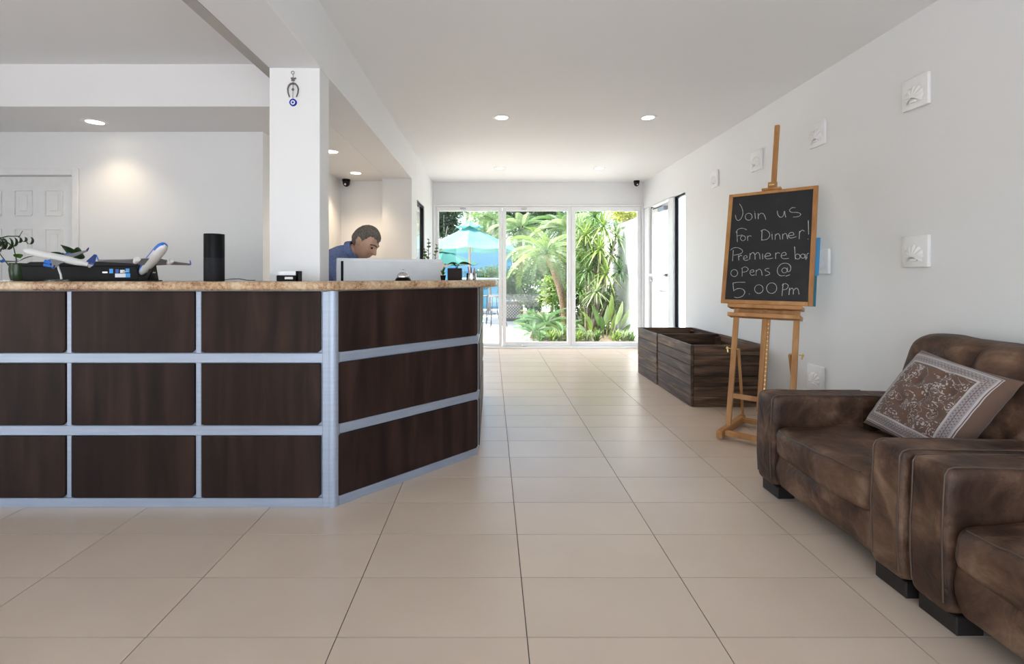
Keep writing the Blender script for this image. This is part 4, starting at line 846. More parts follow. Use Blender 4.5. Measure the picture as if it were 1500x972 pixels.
# ================================================================== ARMCHAIRS
def wob(p, a, s): return a * noise.noise(Vector((p.x * s, p.y * s, p.z * s)))
def armchair(x0, y0, label):
    """faces -X; x0 front plane, y0 near side; 0.94 wide, 0.90 deep"""
    W_ = 0.94; AW = 0.150
    o = thing('leather_armchair', (x0 + 0.45, y0 + W_ / 2, 0), label, 'armchair', 'brown leather armchairs by the right wall')
    def fn_arm(p):
        q = p.copy(); u = (p.x - x0)
        q.x -= 0.012 * math.sin(PI * max(0, min(1, p.z / 0.53))) if u < 0.2 else 0
        q.z += -0.012 * max(0, u - 0.1) + wob(p, 0.006, 7)
        q.y += wob(p + Vector((3, 0, 0)), 0.005, 6); return q
    for k, ya in enumerate((y0 + 0.003, y0 + W_ - AW - 0.003)):
        t = MB(); t.rbox((x0, ya, 0.062), (x0 + 0.80, ya + AW, 0.535), 0.030, 16, fn_arm); a = t.build('arm', M['leather'], o, True)
        s = MB()
        for yy in (ya + 0.016, ya + AW - 0.016):
            s.tube([fn_arm(Vector((x0 + 0.001, yy, z))) for z in (0.10, 0.2, 0.3, 0.4, 0.48, 0.51)] + [fn_arm(Vector((x0 + 0.010, yy, 0.5265))), fn_arm(Vector((x0 + 0.03, yy, 0.534)))] + [fn_arm(Vector((x0 + u, yy, 0.5335))) for u in (0.1, 0.25, 0.4, 0.55)], 0.0028, 6)
        s.build('piping', M['seam'], a, True)
        s = MB(); yo = ya + AW if k == 0 else ya; 
        s.tube([fn_arm(Vector((x0 + 0.46, yo + (0.0 if k == 0 else 0.0), z))) for z in (0.36, 0.42, 0.48, 0.51)] + [fn_arm(Vector((x0 + 0.46, yo + (-0.02 if k == 0 else 0.02), 0.5325)))], 0.0022, 6); s.build('panel_seam', M['seam'], a, True)
    ya, yb = y0 + AW + 0.004, y0 + W_ - AW - 0.004
    def fn_base(p):
        q = p.copy(); 
        if p.x < x0 + 0.3: q.x += -0.028 * math.sin(PI * (p.z - 0.06) / 0.2) + wob(p, 0.014, 6)
        return q
    t = MB(); t.rbox((x0 + 0.030, ya, 0.062), (x0 + 0.78, yb, 0.250), 0.022, 12, fn_base); t.build('seat_base', M['leather'], o, True)
    def fn_seat(p):
        q = p.copy(); u = (p.y - ya) / (yb - ya); v = (p.x - x0) / 0.62
        e = max(0, math.sin(PI * max(0, min(1, u)))) ** 0.5
        if p.z > 0.3: q.z += 0.022 * e * math.sin(PI * max(0.05, min(1, v * 0.9 + 0.08))) - 0.020 * max(0, v - 0.3) + wob(p, 0.020, 7) + 0.005 * math.sin(34 * (p.y - 0.5 * p.x) + 3 * wob(p, 1, 4)) * max(0, math.sin(PI * max(0, min(1, v))))
        if p.x < x0 + 0.2: q.x += -0.036 * e + wob(p, 0.016, 6)
        return q
    t = MB(); t.rbox((x0 + 0.004, ya + 0.002, 0.222), (x0 + 0.66, yb - 0.002, 0.382), 0.052, 18, fn_seat); sc = t.build('seat_cushion', M['leather'], o, True)
    s = MB(); s.tube([fn_seat(Vector((x0 + 0.018, ya + 0.05 + (yb - ya - 0.1) * k / 14, 0.368))) + Vector((-0.001, 0, 0.001)) for k in range(15)], 0.003, 6); s.build('piping', M['seam'], sc, True)
    def fn_back(p):
        q = p.copy(); h = max(0, p.z - 0.30)
        u = (p.y - (y0 + W_ / 2)) / (W_ / 2 - 0.10)
        q.x += 0.34 * h
        front = p.x < x0 + 0.64
        if front:
            q.x += -0.030 * math.cos(u * PI / 2) * math.sin(PI * max(0, min(1, h / 0.56))) + wob(p, 0.030, 6) + 0.006 * math.sin(30 * (p.y + 0.8 * p.z) + 3 * wob(p, 1, 4))
            q.x += 0.040 * math.exp(-((u + 0.02) / 0.06) ** 2) * (1 if h > 0.12 else h / 0.12)
        if p.z > 0.74: q.z += 0.016 * math.cos(u * PI / 2) - 0.010 * math.exp(-((u + 0.02) / 0.06) ** 2) + wob(p, 0.016, 6)
        if h > 0.25: q.y += 0.02 * u * 0
        else: q.y += 0.025 * u * (0.25 - h) / 0.25 if p.z > 0.53 else 0
        return q
    t = MB(); t.rbox((x0 + 0.535, y0 + 0.135, 0.30), (x0 + 0.700, y0 + W_ - 0.135, 0.845), 0.055, 20, fn_back); t.build('back_cushion', M['leather'], o, True)
    t = MB(); t.rbox((x0 + 0.785, y0 + 0.02, 0.062), (x0 + 0.895, y0 + W_ - 0.02, 0.70), 0.03, 8); t.build('back_frame', M['leather'], o, True)
    for yy in (y0 + 0.015, y0 + W_ - 0.155):
        for xx in (x0 + 0.02, x0 + 0.78): MB().box(xx, xx + 0.09, yy, yy + 0.14, 0, 0.0615, 0.004, 1).build('foot', M['foot'], o)
    return o
armchair(1.462, 1.700, 'worn brown leather armchair holding the patterned cushion, nearer the easel')
armchair(1.470, 0.752, 'worn brown leather armchair in the foreground, cut by the right picture edge')
# patterned cushion
def pillow_mat():
    m, nt, n, l, b = new_mat('printed_cotton'); setp(b, rough=0.85, sheen=0.2)
    tc = n.new('ShaderNodeTexCoord'); sx = n.new('ShaderNodeSeparateXYZ'); l.new(tc.outputs['Object'], sx.inputs[0])
    def math_(op, a, bb=None, c=None):
        k = n.new('ShaderNodeMath'); k.operation = op
        for i, v in enumerate((a, bb, c)):
            if v is None: continue
            if isinstance(v, (int, float)): k.inputs[i].default_value = v
            else: l.new(v, k.inputs[i])
        return k.outputs[0]
    ax = math_('ABSOLUTE', math_('ADD', sx.outputs['X'], 0.016)); ay = math_('ABSOLUTE', math_('ADD', sx.outputs['Y'], 0.004)); mx = math_('MAXIMUM', ax, ay)
    brown = (0.125, 0.068, 0.044); cream = (0.46, 0.41, 0.40); lav = (0.30, 0.255, 0.25)
    # border bands by distance from the centre
    rb = ramp(n, [(0.0, brown), (0.560, brown), (0.565, cream), (0.590, lav), (0.64, lav), (0.645, brown), (0.655, lav), (0.72, lav), (0.725, cream), (0.745, cream), (0.75, brown), (0.76, cream), (0.77, brown)]); rb.color_ramp.interpolation = 'CONSTANT'
    l.new(math_('DIVIDE', mx, 0.262), rb.inputs[0])
    # small diamonds running along the border
    w1 = math_('SINE', math_('MULTIPLY', sx.outputs['X'], 420)); w2 = math_('SINE', math_('MULTIPLY', sx.outputs['Y'], 420)); dia = math_('GREATER_THAN', math_('MULTIPLY', w1, w2), 0.25)
    band = math_('MULTIPLY', math_('GREATER_THAN', mx, 0.262 * 0.60), math_('LESS_THAN', mx, 0.262 * 0.71)); dm = math_('MULTIPLY', math_('MULTIPLY', dia, band), 0.8)
    m1 = n.new('ShaderNodeMix'); m1.data_type = 'RGBA'; m1.inputs[7].default_value = (0.13, 0.10, 0.10, 1); l.new(rb.outputs[0], m1.inputs[6]); l.new(dm, m1.inputs[0])
    # flowers in the field
    ns = n.new('ShaderNodeTexNoise'); ns.inputs['Scale'].default_value = 16; l.new(tc.outputs['Object'], ns.inputs['Vector'])
    mixv = n.new('ShaderNodeMix'); mixv.data_type = 'RGBA'; mixv.inputs[0].default_value = 0.06; l.new(tc.outputs['Object'], mixv.inputs[6]); l.new(ns.outputs['Color'], mixv.inputs[7])
    vo = n.new('ShaderNodeTexVoronoi'); vo.inputs['Scale'].default_value = 21; l.new(mixv.outputs[2], vo.inputs['Vector'])
    ring = math_('SINE', math_('MULTIPLY', vo.outputs['Distance'], 30)); r1 = math_('GREATER_THAN', ring, 0.1); core = math_('LESS_THAN', vo.outputs['Distance'], 0.50)
    v2 = n.new('ShaderNodeTexVoronoi'); v2.inputs['Scale'].default_value = 90; l.new(tc.outputs['Object'], v2.inputs['Vector']); pet = math_('LESS_THAN', v2.outputs['Distance'], 0.42)
    pet = math_('LESS_THAN', v2.outputs['Distance'], 0.52); fl = math_('MULTIPLY', math_('MULTIPLY', r1, core), pet)
    nv = n.new('ShaderNodeTexNoise'); nv.inputs['Scale'].default_value = 11; nv.inputs['Distortion'].default_value = 1.5; l.new(tc.outputs['Object'], nv.inputs['Vector'])
    vine = math_('LESS_THAN', math_('ABSOLUTE', math_('SUBTRACT', nv.outputs['Fac'], 0.5)), 0.007)
    fl = math_('MAXIMUM', fl, vine); field = math_('LESS_THAN', mx, 0.262 * 0.56); front = math_('GREATER_THAN', sx.outputs['Z'], 0.004)
    fm = math_('MULTIPLY', math_('MULTIPLY', fl, field), 0.85)
    m2 = n.new('ShaderNodeMix'); m2.data_type = 'RGBA'; m2.inputs[7].default_value = (*cream, 1); l.new(m1.outputs[2], m2.inputs[6]); l.new(fm, m2.inputs[0])
    m3 = n.new('ShaderNodeMix'); m3.data_type = 'RGBA'; m3.inputs[6].default_value = (*brown, 1); l.new(m2.outputs[2], m3.inputs[7]); l.new(front, m3.inputs[0]); l.new(m3.outputs[2], b.inputs['Base Color']); return m
pm = pillow_mat()
pA = Vector((1.885, 2.400, 0.405)); va = Vector((0.235, -0.040, 0.345)); vc = Vector((0.030, -0.415, -0.030))
va = va.normalized(); vc = (vc - va * vc.dot(va)).normalized(); pn = va.cross(vc)
if pn.x > 0: pn = -pn
S = 0.45
xv = vc; yv = pn.cross(xv)
t = bmesh.new(); bmesh.ops.create_grid(t, x_segments=44, y_segments=44, size=S / 2)
geo = bmesh.ops.duplicate(t, geom=t.verts[:] + t.edges[:] + t.faces[:]); back = set(v for v in geo['geom'] if isinstance(v, bmesh.types.BMVert))
dim = [(0, 0), (-0.075, 0.06), (0.075, 0.06), (-0.075, -0.06), (0.075, -0.06), (0.0, 0.125), (0.0, -0.125)]
for v in t.verts:
    x, y = v.co.x, v.co.y; u = abs(x) / (S / 2); w = abs(y) / (S / 2)
    th = 0.085 * max(0, (1 - u ** 2.6)) ** 0.55 * max(0, (1 - w ** 2.6)) ** 0.55
    pinch = 1 - 0.055 * (1 - w ** 2) * (u ** 3); pinch2 = 1 - 0.055 * (1 - u ** 2) * (w ** 3)
    d = sum(0.030 * math.exp(-((x - a) ** 2 + (y - b_) ** 2) / 0.0011) for a, b_ in dim)
    th = max(0.0, th - d) + 0.003 * noise.noise(Vector((x * 25, y * 25, 0)))* (1 if th > 0.01 else 0)
    v.co = (x * pinch, y * pinch2, -th * 0.8 if v in back else th)
bmesh.ops.reverse_faces(t, faces=[f for f in t.faces if all(v in back for v in f.verts)])
bmesh.ops.remove_doubles(t, verts=t.verts, dist=0.0008)
me = bpy.data.meshes.new('throw_cushion'); t.to_mesh(me); t.free()
pil = finish(me, 'throw_cushion', pm, None, 60)
MP = Matrix((xv, yv, pn)).transposed().to_4x4(); MP.translation = pA + va * (S / 2) + vc * (S / 2) + pn * 0.035
pil.matrix_world = MP
tag(pil, 'brown tufted cushion with pale floral print and border on the armchair', 'cushion')
# ================================================================== THE MAN BEHIND THE COUNTER
def skin_mesh(nodes, edges, sub=2, root=0):
    """nodes: list of (pos, rx, ry); grows a surface with the Skin modifier"""
    me = bpy.data.meshes.new('skin'); me.from_pydata([tuple(n[0]) for n in nodes], edges, [])
    ob = bpy.data.objects.new('skin', me); COL.objects.link(ob)
    ob.modifiers.new('s', 'SKIN').use_smooth_shade = True
    if not me.skin_vertices: me.skin_vertices.new()
    for i, n in enumerate(nodes):
        me.skin_vertices[0].data[i].radius = (n[1], n[2]); me.skin_vertices[0].data[i].use_root = (i == root)
    m = ob.modifiers.new('d', 'SUBSURF'); m.levels = sub; m.render_levels = sub
    dg = bpy.context.evaluated_depsgraph_get(); dg.update()
    out = bpy.data.meshes.new_from_object(ob.evaluated_get(dg)); bpy.data.objects.remove(ob); return out
def remeshed(meshes, voxel):
    b = bmesh.new()
    for me in meshes: b.from_mesh(me)
    me = bpy.data.meshes.new('j'); b.to_mesh(me); b.free()
    ob = bpy.data.objects.new('j', me); COL.objects.link(ob)
    r = ob.modifiers.new('r', 'REMESH'); r.mode = 'VOXEL'; r.voxel_size = voxel; r.use_smooth_shade = True
    sm = ob.modifiers.new('m', 'SMOOTH'); sm.factor = 0.5; sm.iterations = 2
    dg = bpy.context.evaluated_depsgraph_get(); dg.update()
    out = bpy.data.meshes.new_from_object(ob.evaluated_get(dg)); bpy.data.objects.remove(ob); return out
M['skin'] = noise_mat('tanned_skin', [(0.3, (0.52, 0.30, 0.205)), (0.7, (0.60, 0.36, 0.255))], (18, 18, 18), rough=0.5)
M['shirt'] = noise_mat('blue_checked_shirt', [(0.35, (0.12, 0.17, 0.36)), (0.65, (0.19, 0.25, 0.47))], (90, 90, 90), rough=0.85)
M['trousers'] = plain('dark_trousers', (0.02, 0.022, 0.03), 0.8); M['hair'] = noise_mat('grey_brown_hair', [(0.3, (0.075, 0.062, 0.050)), (0.55, (0.15, 0.13, 0.11)), (0.8, (0.30, 0.28, 0.26))], (160, 160, 40), rough=0.65, bump=0.6, bump_scale=160)
HC = Vector((-0.925, 3.52, 1.400))
yaw = math.radians(-14); pitch = math.radians(34)
HM_ = Matrix.Translation(HC) @ Matrix.Rotation(yaw, 4, 'Z') @ Matrix.Rotation(pitch, 4, 'Y')      # head: +x face, +z crown
def head_point(d):
    x, y, z = d
    p = Vector((x * (0.098 if x > 0 else 0.104), y * 0.078, z * 0.122))
    if p.z < -0.01:
        k = min(1, (-p.z - 0.01) / 0.10); p.y *= 1 - 0.30 * k; 
        if p.x < 0: p.x *= 1 - 0.55 * k
        else: p.x *= 1 + 0.10 * k
    f = max(0, x)
    g = lambda a, s: math.exp(-(a / s) ** 2)
    p.x += 0.007 * g(p.z - 0.024, 0.012) * g(p.y, 0.045) * f                       # brow
    p.x -= 0.013 * g(abs(p.y) - 0.031, 0.015) * g(p.z - 0.004, 0.013) * f            # sockets
    nz = max(0, min(1, (0.016 - p.z) / 0.045)) if p.z > -0.036 else max(0, 1 - (-0.036 - p.z) / 0.010)
    p.x += 0.030 * nz * g(p.y, 0.011 + 0.006 * nz) * f                               # nose
    p.x += 0.005 * g(abs(p.y) - 0.034, 0.018) * g(p.z + 0.025, 0.02) * f             # cheeks
    p.x += 0.006 * (g(p.z + 0.058, 0.006) + g(p.z + 0.070, 0.006)) * g(p.y, 0.022) * f - 0.004 * g(p.z + 0.064, 0.003) * g(p.y, 0.024) * f
    p.x += 0.012 * g(p.z + 0.100, 0.016) * g(p.y, 0.022) * f                         # chin
    return p
b = bmesh.new(); bmesh.ops.create_icosphere(b, subdivisions=5, radius=1)
for v in b.verts: v.co = HM_ @ head_point(v.co.normalized())
head_me = bpy.data.meshes.new('head'); b.to_mesh(head_me); b.free()
t = MB()
for s in (1, -1):
    for k, (ex, ez, r) in enumerate(((-0.012, 0.012, 0.019), (-0.016, 0.0, 0.018), (-0.010, -0.018, 0.012), (-0.020, 0.018, 0.014))):
        q = HM_ @ Vector((ex, s * (0.080 + 0.003 * (k % 2)), ez)); t.ball(q, r, 12, (1, 0.55, 1))
ear_me = t.mesh('ears')
V = Vector
def limb_hand(wrist, d, side, palm_n):
    """five-fingered hand skeleton as separate short skinned chains"""
    d = V(d).normalized(); pn_ = V(palm_n).normalized(); sd = d.cross(pn_).normalized() * side; out = []
    palm = [(wrist, 0.026, 0.020), (wrist + d * 0.045, 0.036, 0.015), (wrist + d * 0.085, 0.040, 0.013)]
    out.append(skin_mesh(palm, [(0, 1), (1, 2)]))
    for k, (o_, L) in enumerate(((-0.030, 0.070), (-0.010, 0.080), (0.010, 0.075), (0.029, 0.058))):
        b0 = wrist + d * 0.075 + sd * o_; b1 = b0 + d * L * 0.45 + pn_ * 0.004; b2 = b1 + d * L * 0.30 - pn_ * 0.014; b3 = b2 + d * L * 0.2 - pn_ * 0.016
        out.append(skin_mesh([(b0, 0.010, 0.010), (b1, 0.009, 0.009), (b2, 0.0085, 0.0085), (b3, 0.007, 0.007)], [(0, 1), (1, 2), (2, 3)]))
    b0 = wrist + d * 0.025 - sd * 0.022; b1 = b0 + d * 0.03 - sd * 0.030; b2 = b1 + d * 0.032 - sd * 0.006 - pn_ * 0.008
    out.append(skin_mesh([(b0, 0.013, 0.013), (b1, 0.010, 0.010), (b2, 0.0085, 0.0085)], [(0, 1), (1, 2)]))
    return out
hip = V((-1.30, 3.62, 0.93)); wai = V((-1.275, 3.615, 1.05)); che = V((-1.20, 3.60, 1.185)); upb = V((-1.115, 3.585, 1.285)); nek = V((-1.035, 3.555, 1.335)); nk2 = V((-0.975, 3.535, 1.365))
shR = V((-1.115, 3.415, 1.265)); shL = V((-1.06, 3.745, 1.265)); elR = V((-0.985, 3.375, 1.01)); elL = V((-0.85, 3.80, 1.02)); wrR = V((-0.775, 3.400, 0.815)); wrL = V((-0.68, 3.66, 0.815))
hpR = V((-1.315, 3.53, 0.90)); hpL = V((-1.29, 3.71, 0.90)); knR = V((-1.27, 3.51, 0.49)); knL = V((-1.24, 3.73, 0.49)); anR = V((-1.33, 3.50, 0.09)); anL = V((-1.31, 3.74, 0.09)); toR = V((-1.17, 3.48, 0.045)); toL = V((-1.15, 3.75, 0.045))
nodes = [(hip, .150, .115), (wai, .145, .110), (che, .160, .115), (upb, .125, .095), (nek, .065, .06), (nk2, .058, .055), (shR, .062, .058), (elR, .045, .043), (wrR, .027, .025), (shL, .062, .058), (elL, .045, .043), (wrL, .027, .025),
         (hpR, .090, .09), (knR, .060, .060), (anR, .042, .042), (toR, .040, .030), (hpL, .090, .09), (knL, .060, .060), (anL, .042, .042), (toL, .040, .030)]
edges = [(0, 1), (1, 2), (2, 3), (3, 4), (4, 5), (3, 6), (6, 7), (7, 8), (3, 9), (9, 10), (10, 11), (0, 12), (12, 13), (13, 14), (14, 15), (0, 16), (16, 17), (17, 18), (18, 19)]
man = thing('person', (-1.27, 3.62, 0), 'man in blue checked shirt bending over behind the white monitor', 'person')
body = skin_mesh(nodes, edges)
full = remeshed([body, head_me, ear_me] + limb_hand(wrR, wrR - elR + V((0.05, 0, 0.17)), 1, (0, 0, 1)) + limb_hand(wrL, wrL - elL + V((0.05, 0, 0.18)), -1, (0, 0, 1)), 0.0048)
inv = WM[man.name].inverted(); full.transform(inv)
bo_ = finish(full, 'body', M['skin'], man, False); bo_.parent = man
for p_ in full.polygons: p_.use_smooth = True
inv_f = WM[man.name]
bones = [('t', hip, wai, .15), ('t', wai, che, .155), ('t', che, upb, .14), ('t', upb, nek - V((0.006, 0, 0.010)), .10), ('n', nek + V((0.012, 0, 0.012)), nk2, .06), ('n', nk2, HC, .10), ('n', HC, HC + V((0.02, 0, 0.02)), .11),
         ('t', upb, shR, .09), ('t', shR, elR, .05), ('t', elR, elR.lerp(wrR, .8), .04), ('h', elR.lerp(wrR, .85), wrR, .03), ('h', wrR, wrR + (wrR - elR) * .6, .04), ('t', upb, shL, .09), ('t', shL, elL, .05), ('t', elL, elL.lerp(wrL, .8), .04), ('h', elL.lerp(wrL, .85), wrL, .03), ('h', wrL, wrL + (wrL - elL) * .6, .04),
         ('l', hip - V((0, 0, .09)), hpR, .10), ('l', hpR, knR, .08), ('l', knR, anR, .05), ('l', hip - V((0, 0, .09)), hpL, .10), ('l', hpL, knL, .08), ('l', knL, anL, .05), ('f', anR - V((0, 0, .03)), toR, .04), ('f', anL - V((0, 0, .03)), toL, .04)]
def seg_d(p, a, b, r):
    d = b - a; k = max(0, min(1, (p - a).dot(d) / max(1e-9, d.length_squared))); return (p - a - d * k).length / r
def garment(name, keys, mat, off):
    b = bmesh.new(); b.from_mesh(full); bmesh.ops.recalc_face_normals(b, faces=b.faces)
    kill = []
    for f in b.faces:
        p = inv_f @ f.calc_center_median()
        if min(bones, key=lambda q: seg_d(p, q[1], q[2], q[3]))[0] not in keys: kill.append(f)
    bmesh.ops.delete(b, geom=kill, context='FACES'); b.normal_update()
    for v in b.verts:
        w = inv_f @ v.co
        v.co = v.co + v.normal * (off + 0.0035 * noise.noise(w * 16))
    bmesh.ops.smooth_vert(b, verts=[v for v in b.verts if not v.is_boundary], factor=0.5, use_axis_x=True, use_axis_y=True, use_axis_z=True)
    me = bpy.data.meshes.new(name); b.to_mesh(me); b.free(); o = finish(me, name, mat, man, False); o.parent = man
    for p_ in me.polygons: p_.use_smooth = True
    return o
garment('shirt', 't', M['shirt'], 0.013); garment('trousers', 'l', M['trousers'], 0.014)
for an_, to_ in ((anR, toR), (anL, toL)):
    d_ = (to_ - an_); d_.z = 0; d_.normalize(); c_0 = V((an_.x, an_.y, 0)) - d_ * 0.06
    t = MB(); 
    mm = Matrix((d_, V((-d_.y, d_.x, 0)), V((0, 0, 1)))).transposed().to_4x4(); mm.translation = c_0
    def fs(p): 
        q = p.copy(); u = q.x / 0.28; q.z *= 1 - 0.45 * max(0, u - 0.35); return mm @ q
    t.rbox((0, -0.048, 0.001), (0.28, 0.048, 0.095), 0.035, 8, fs); t.build('shoe', M['black'], man, True)
# collar
t = MB(); ax = (nk2 - nek).normalized(); s1 = ax.cross(V((0, 0, 1))).normalized(); s2 = s1.cross(ax); vs = []; fs_ = []
cb = nek + ax * 0.000
N = 26
for i in range(N + 1):
    a = 2 * PI * i / N; r = 0.074; h = 0.040
    o_ = s1 * math.cos(a) + s2 * math.sin(a)
    vs += [tuple(cb + o_ * (r + .012)), tuple(cb + ax * h + o_ * (r - .004)), tuple(cb + ax * (h + .002) + o_ * (r - .010)), tuple(cb + o_ * (r - .006))]
for i in range(N):
    for k in range(3): q = 4 * i + k; fs_.append((q, q + 4, q + 5, q + 1))
t.poly(vs, fs_); bmesh.ops.recalc_face_normals(t.bm, faces=t.bm.faces); t.build('collar', M['shirt'], man, True)
# hair cap: short, receding at the temples
b = bmesh.new(); bmesh.ops.create_icosphere(b, subdivisions=5, radius=1)
kill = []
for v in b.verts:
    d = v.co.normalized(); v.co = d
for f in b.faces:
    d = f.calc_center_median().normalized(); p = head_point(d)
    top = p.z > 0.078 - 0.022 * math.exp(-(p.y / 0.03) ** 2) + 0.010 * noise.noise(p * 60)
    side = p.x < 0.014 + 0.5 * max(0, p.z - 0.02) + 0.006 * noise.noise(p * 80) and p.z > (0.012 if p.x > -0.030 else -0.052)
    burn = abs(p.x - 0.014) < 0.011 and -0.022 < p.z < 0.03 and abs(p.y) > 0.04
    if not (top or side): kill.append(f)
bmesh.ops.delete(b, geom=kill, context='FACES')
for v in b.verts:
    d = v.co.normalized(); p = head_point(d); n_ = V((d.x / 0.1, d.y / 0.08, d.z / 0.122)).normalized()
    edge = any(len(e.link_faces) < 2 for e in v.link_edges)
    v.co = HM_ @ (p + n_ * ((0.001 if edge else 0.009 + 0.004 * max(0, d.z)) + 0.0018 * noise.noise(p * 120)))
hm = bpy.data.meshes.new('hair'); b.to_mesh(hm); b.free(); hm.transform(inv)
ho = finish(hm, 'hair', M['hair'], man, False); ho.parent = man
for p_ in hm.polygons: p_.use_smooth = True
for s in (1, -1):
    t = MB(); q = HM_ @ V((0.0795, s * 0.031, 0.002)); t.ball(q, 0.0085, 12); t.build('eye', M['black'], man, True)
    t = MB(); t.tube([HM_ @ V((0.098 - 0.004 * k - 0.0008 * k * k, s * (0.013 + 0.011 * k), 0.026 + 0.004 * math.sin(k))) for k in range(5)], 0.0052, 6); t.build('eyebrow', M['hair'], man, True)
# ================================================================== THE GARDEN BEYOND THE GLASS
GZ = -0.03
struct('ground', BX(-14, 14, YB + 0.125, 60, GZ - 0.2, GZ), M['concrete'])
struct('planting_bed', BX(0.86, 2.60, 8.02, 15.5, GZ - 0.02, GZ + 0.03, 0.01, 1), M['soil'])
gw = struct('wall_garden', BX(2.62, 2.80, YB + 0.17, 12.6, GZ, 2.12), M['render_wall'])
MB().box(2.59, 2.83, YB + 0.17, 12.63, 2.12, 2.20, 0.006, 1).build('coping', M['render_wall'], gw)
struct('wall_neighbour', BX(4.75, 4.95, 3.0, 15.0, GZ, 2.55), M['render_wall'])
struct('ground_street', BX(-14, 14, -16, YF - 0.152, GZ - 0.2, GZ), M['concrete'])  # unseen ground added to bounce light up through the front opening
struct('ground_side', BX(XR + 0.16, 14, -2.85, YB + 0.12, GZ - 0.2, GZ), M['concrete'])
struct('ground_side_left', BX(-14, XL - 0.152, -2.85, YN + 0.155, GZ - 0.2, GZ), M['concrete'])
struct('ground_patio', BX(-14, XBM - 0.16, YN + 0.16, YB + 0.12, GZ - 0.2, GZ), M['concrete'])
M['pool_blue'] = noise_mat('blue_painted_wall', [(0.3, (0.045, 0.21, 0.34)), (0.7, (0.10, 0.29, 0.42))], (0.5, 0.5, 1.2), rough=0.6)
struct('wall_blue', BX(-9, 0.75, 17.4, 17.6, GZ, 2.05), M['pool_blue'])
rg = random.Random(11)
def leaf_cloud(mb, c, r, n, size, flat=0.0):
    c = Vector(c); vs = []; fs = []
    lumps = [(Vector((rg.gauss(0, 1), rg.gauss(0, 1), rg.gauss(0, .8))).normalized() * rg.uniform(0.25, 0.72), rg.uniform(0.30, 0.50)) for _ in range(14)]
    for i in range(n):
        lc, lr = lumps[rg.randrange(len(lumps))]
        d = Vector((rg.gauss(0, 1), rg.gauss(0, 1), rg.gauss(0, 1))).normalized() * lr * rg.uniform(0.55, 1.0) ** 0.5 + lc
        p = c + Vector((d.x * r[0], d.y * r[1], d.z * r[2]))
        a = Vector((rg.gauss(0, 1), rg.gauss(0, 1), rg.gauss(-0.2, 0.7))).normalized(); b_ = a.cross(Vector((rg.gauss(0, 1), rg.gauss(0, 1), rg.gauss(0, 1)))).normalized()
        L = size * rg.uniform(0.7, 1.3); w = L * 0.38; k = len(vs)
        vs += [tuple(p), tuple(p + a * L * 0.5 + b_ * w * 0.5), tuple(p + a * L), tuple(p + a * L * 0.5 - b_ * w * 0.5)]; fs.append((k, k + 1, k + 2, k + 3))
    mb.bm_add = None; mb.poly(vs, fs); return mb
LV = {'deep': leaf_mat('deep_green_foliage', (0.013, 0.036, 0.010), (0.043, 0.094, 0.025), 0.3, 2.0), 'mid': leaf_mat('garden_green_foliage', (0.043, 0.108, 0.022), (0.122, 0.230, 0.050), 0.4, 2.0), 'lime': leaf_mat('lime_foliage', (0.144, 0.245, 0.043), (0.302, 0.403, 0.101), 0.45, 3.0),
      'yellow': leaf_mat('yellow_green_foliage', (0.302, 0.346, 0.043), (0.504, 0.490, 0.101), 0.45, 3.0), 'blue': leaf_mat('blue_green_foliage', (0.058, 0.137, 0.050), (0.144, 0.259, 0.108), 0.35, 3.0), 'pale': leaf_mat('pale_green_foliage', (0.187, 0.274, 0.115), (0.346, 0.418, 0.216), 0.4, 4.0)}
M['bark'] = noise_mat('fibrous_bark', [(0.3, (0.12, 0.07, 0.04)), (0.6, (0.30, 0.20, 0.12)), (0.8, (0.45, 0.34, 0.22))], (25, 25, 60), rough=0.9, bump=0.6)
M['bark_grey'] = noise_mat('grey_bark', [(0.3, (0.20, 0.17, 0.13)), (0.7, (0.38, 0.34, 0.28))], (20, 20, 12), rough=0.9, bump=0.5)
def tree(c, r, n, size, lv, label, cat='tree', group='garden trees and shrubs', trunk=0.06, name='leafy_tree'):
    o = thing(name, (c[0], c[1], GZ), label, cat, group)
    leaf_cloud(MB(), c, r, n, size).build('foliage', LV[lv], o)['kind'] = 'stuff'
    t = MB(); b0 = Vector((c[0], c[1], GZ)); t.tube([b0, b0.lerp(Vector(c), 0.5) + Vector((0.04, 0, 0)), Vector(c) + Vector((0, 0, r[2] * 0.3))], [trunk, trunk * 0.8, trunk * 0.5], 8)
    for k in range(5):
        a = k * 1.26; t.tube([b0.lerp(Vector(c), 0.7), Vector(c) + Vector((r[0] * .6 * math.cos(a), r[1] * .6 * math.sin(a), r[2] * .3 * math.sin(a * 2)))], [trunk * .5, trunk * .2], 6)
    t.build('trunk', M['bark_grey'], o, True); return o
def at(px, py, Y): return tuple(P(px, py, Y))
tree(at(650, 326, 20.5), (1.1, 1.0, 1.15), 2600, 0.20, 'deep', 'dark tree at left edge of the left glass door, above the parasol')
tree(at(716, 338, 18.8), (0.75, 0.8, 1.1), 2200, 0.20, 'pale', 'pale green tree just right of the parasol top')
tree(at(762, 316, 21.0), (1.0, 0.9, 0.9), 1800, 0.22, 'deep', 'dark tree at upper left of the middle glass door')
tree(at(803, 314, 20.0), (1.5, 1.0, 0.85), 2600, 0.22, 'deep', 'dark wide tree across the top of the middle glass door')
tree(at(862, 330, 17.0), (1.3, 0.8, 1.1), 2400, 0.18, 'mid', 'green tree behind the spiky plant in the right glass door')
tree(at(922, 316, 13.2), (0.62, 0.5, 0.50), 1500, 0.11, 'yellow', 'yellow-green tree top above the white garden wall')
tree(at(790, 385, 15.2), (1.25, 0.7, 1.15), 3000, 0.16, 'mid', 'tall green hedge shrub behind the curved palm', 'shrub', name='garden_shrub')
tree(at(822, 400, 12.6), (0.45, 0.6, 1.2), 2600, 0.13, 'deep', 'dark dense shrub behind the spiky plant stems', 'shrub', name='garden_shrub')
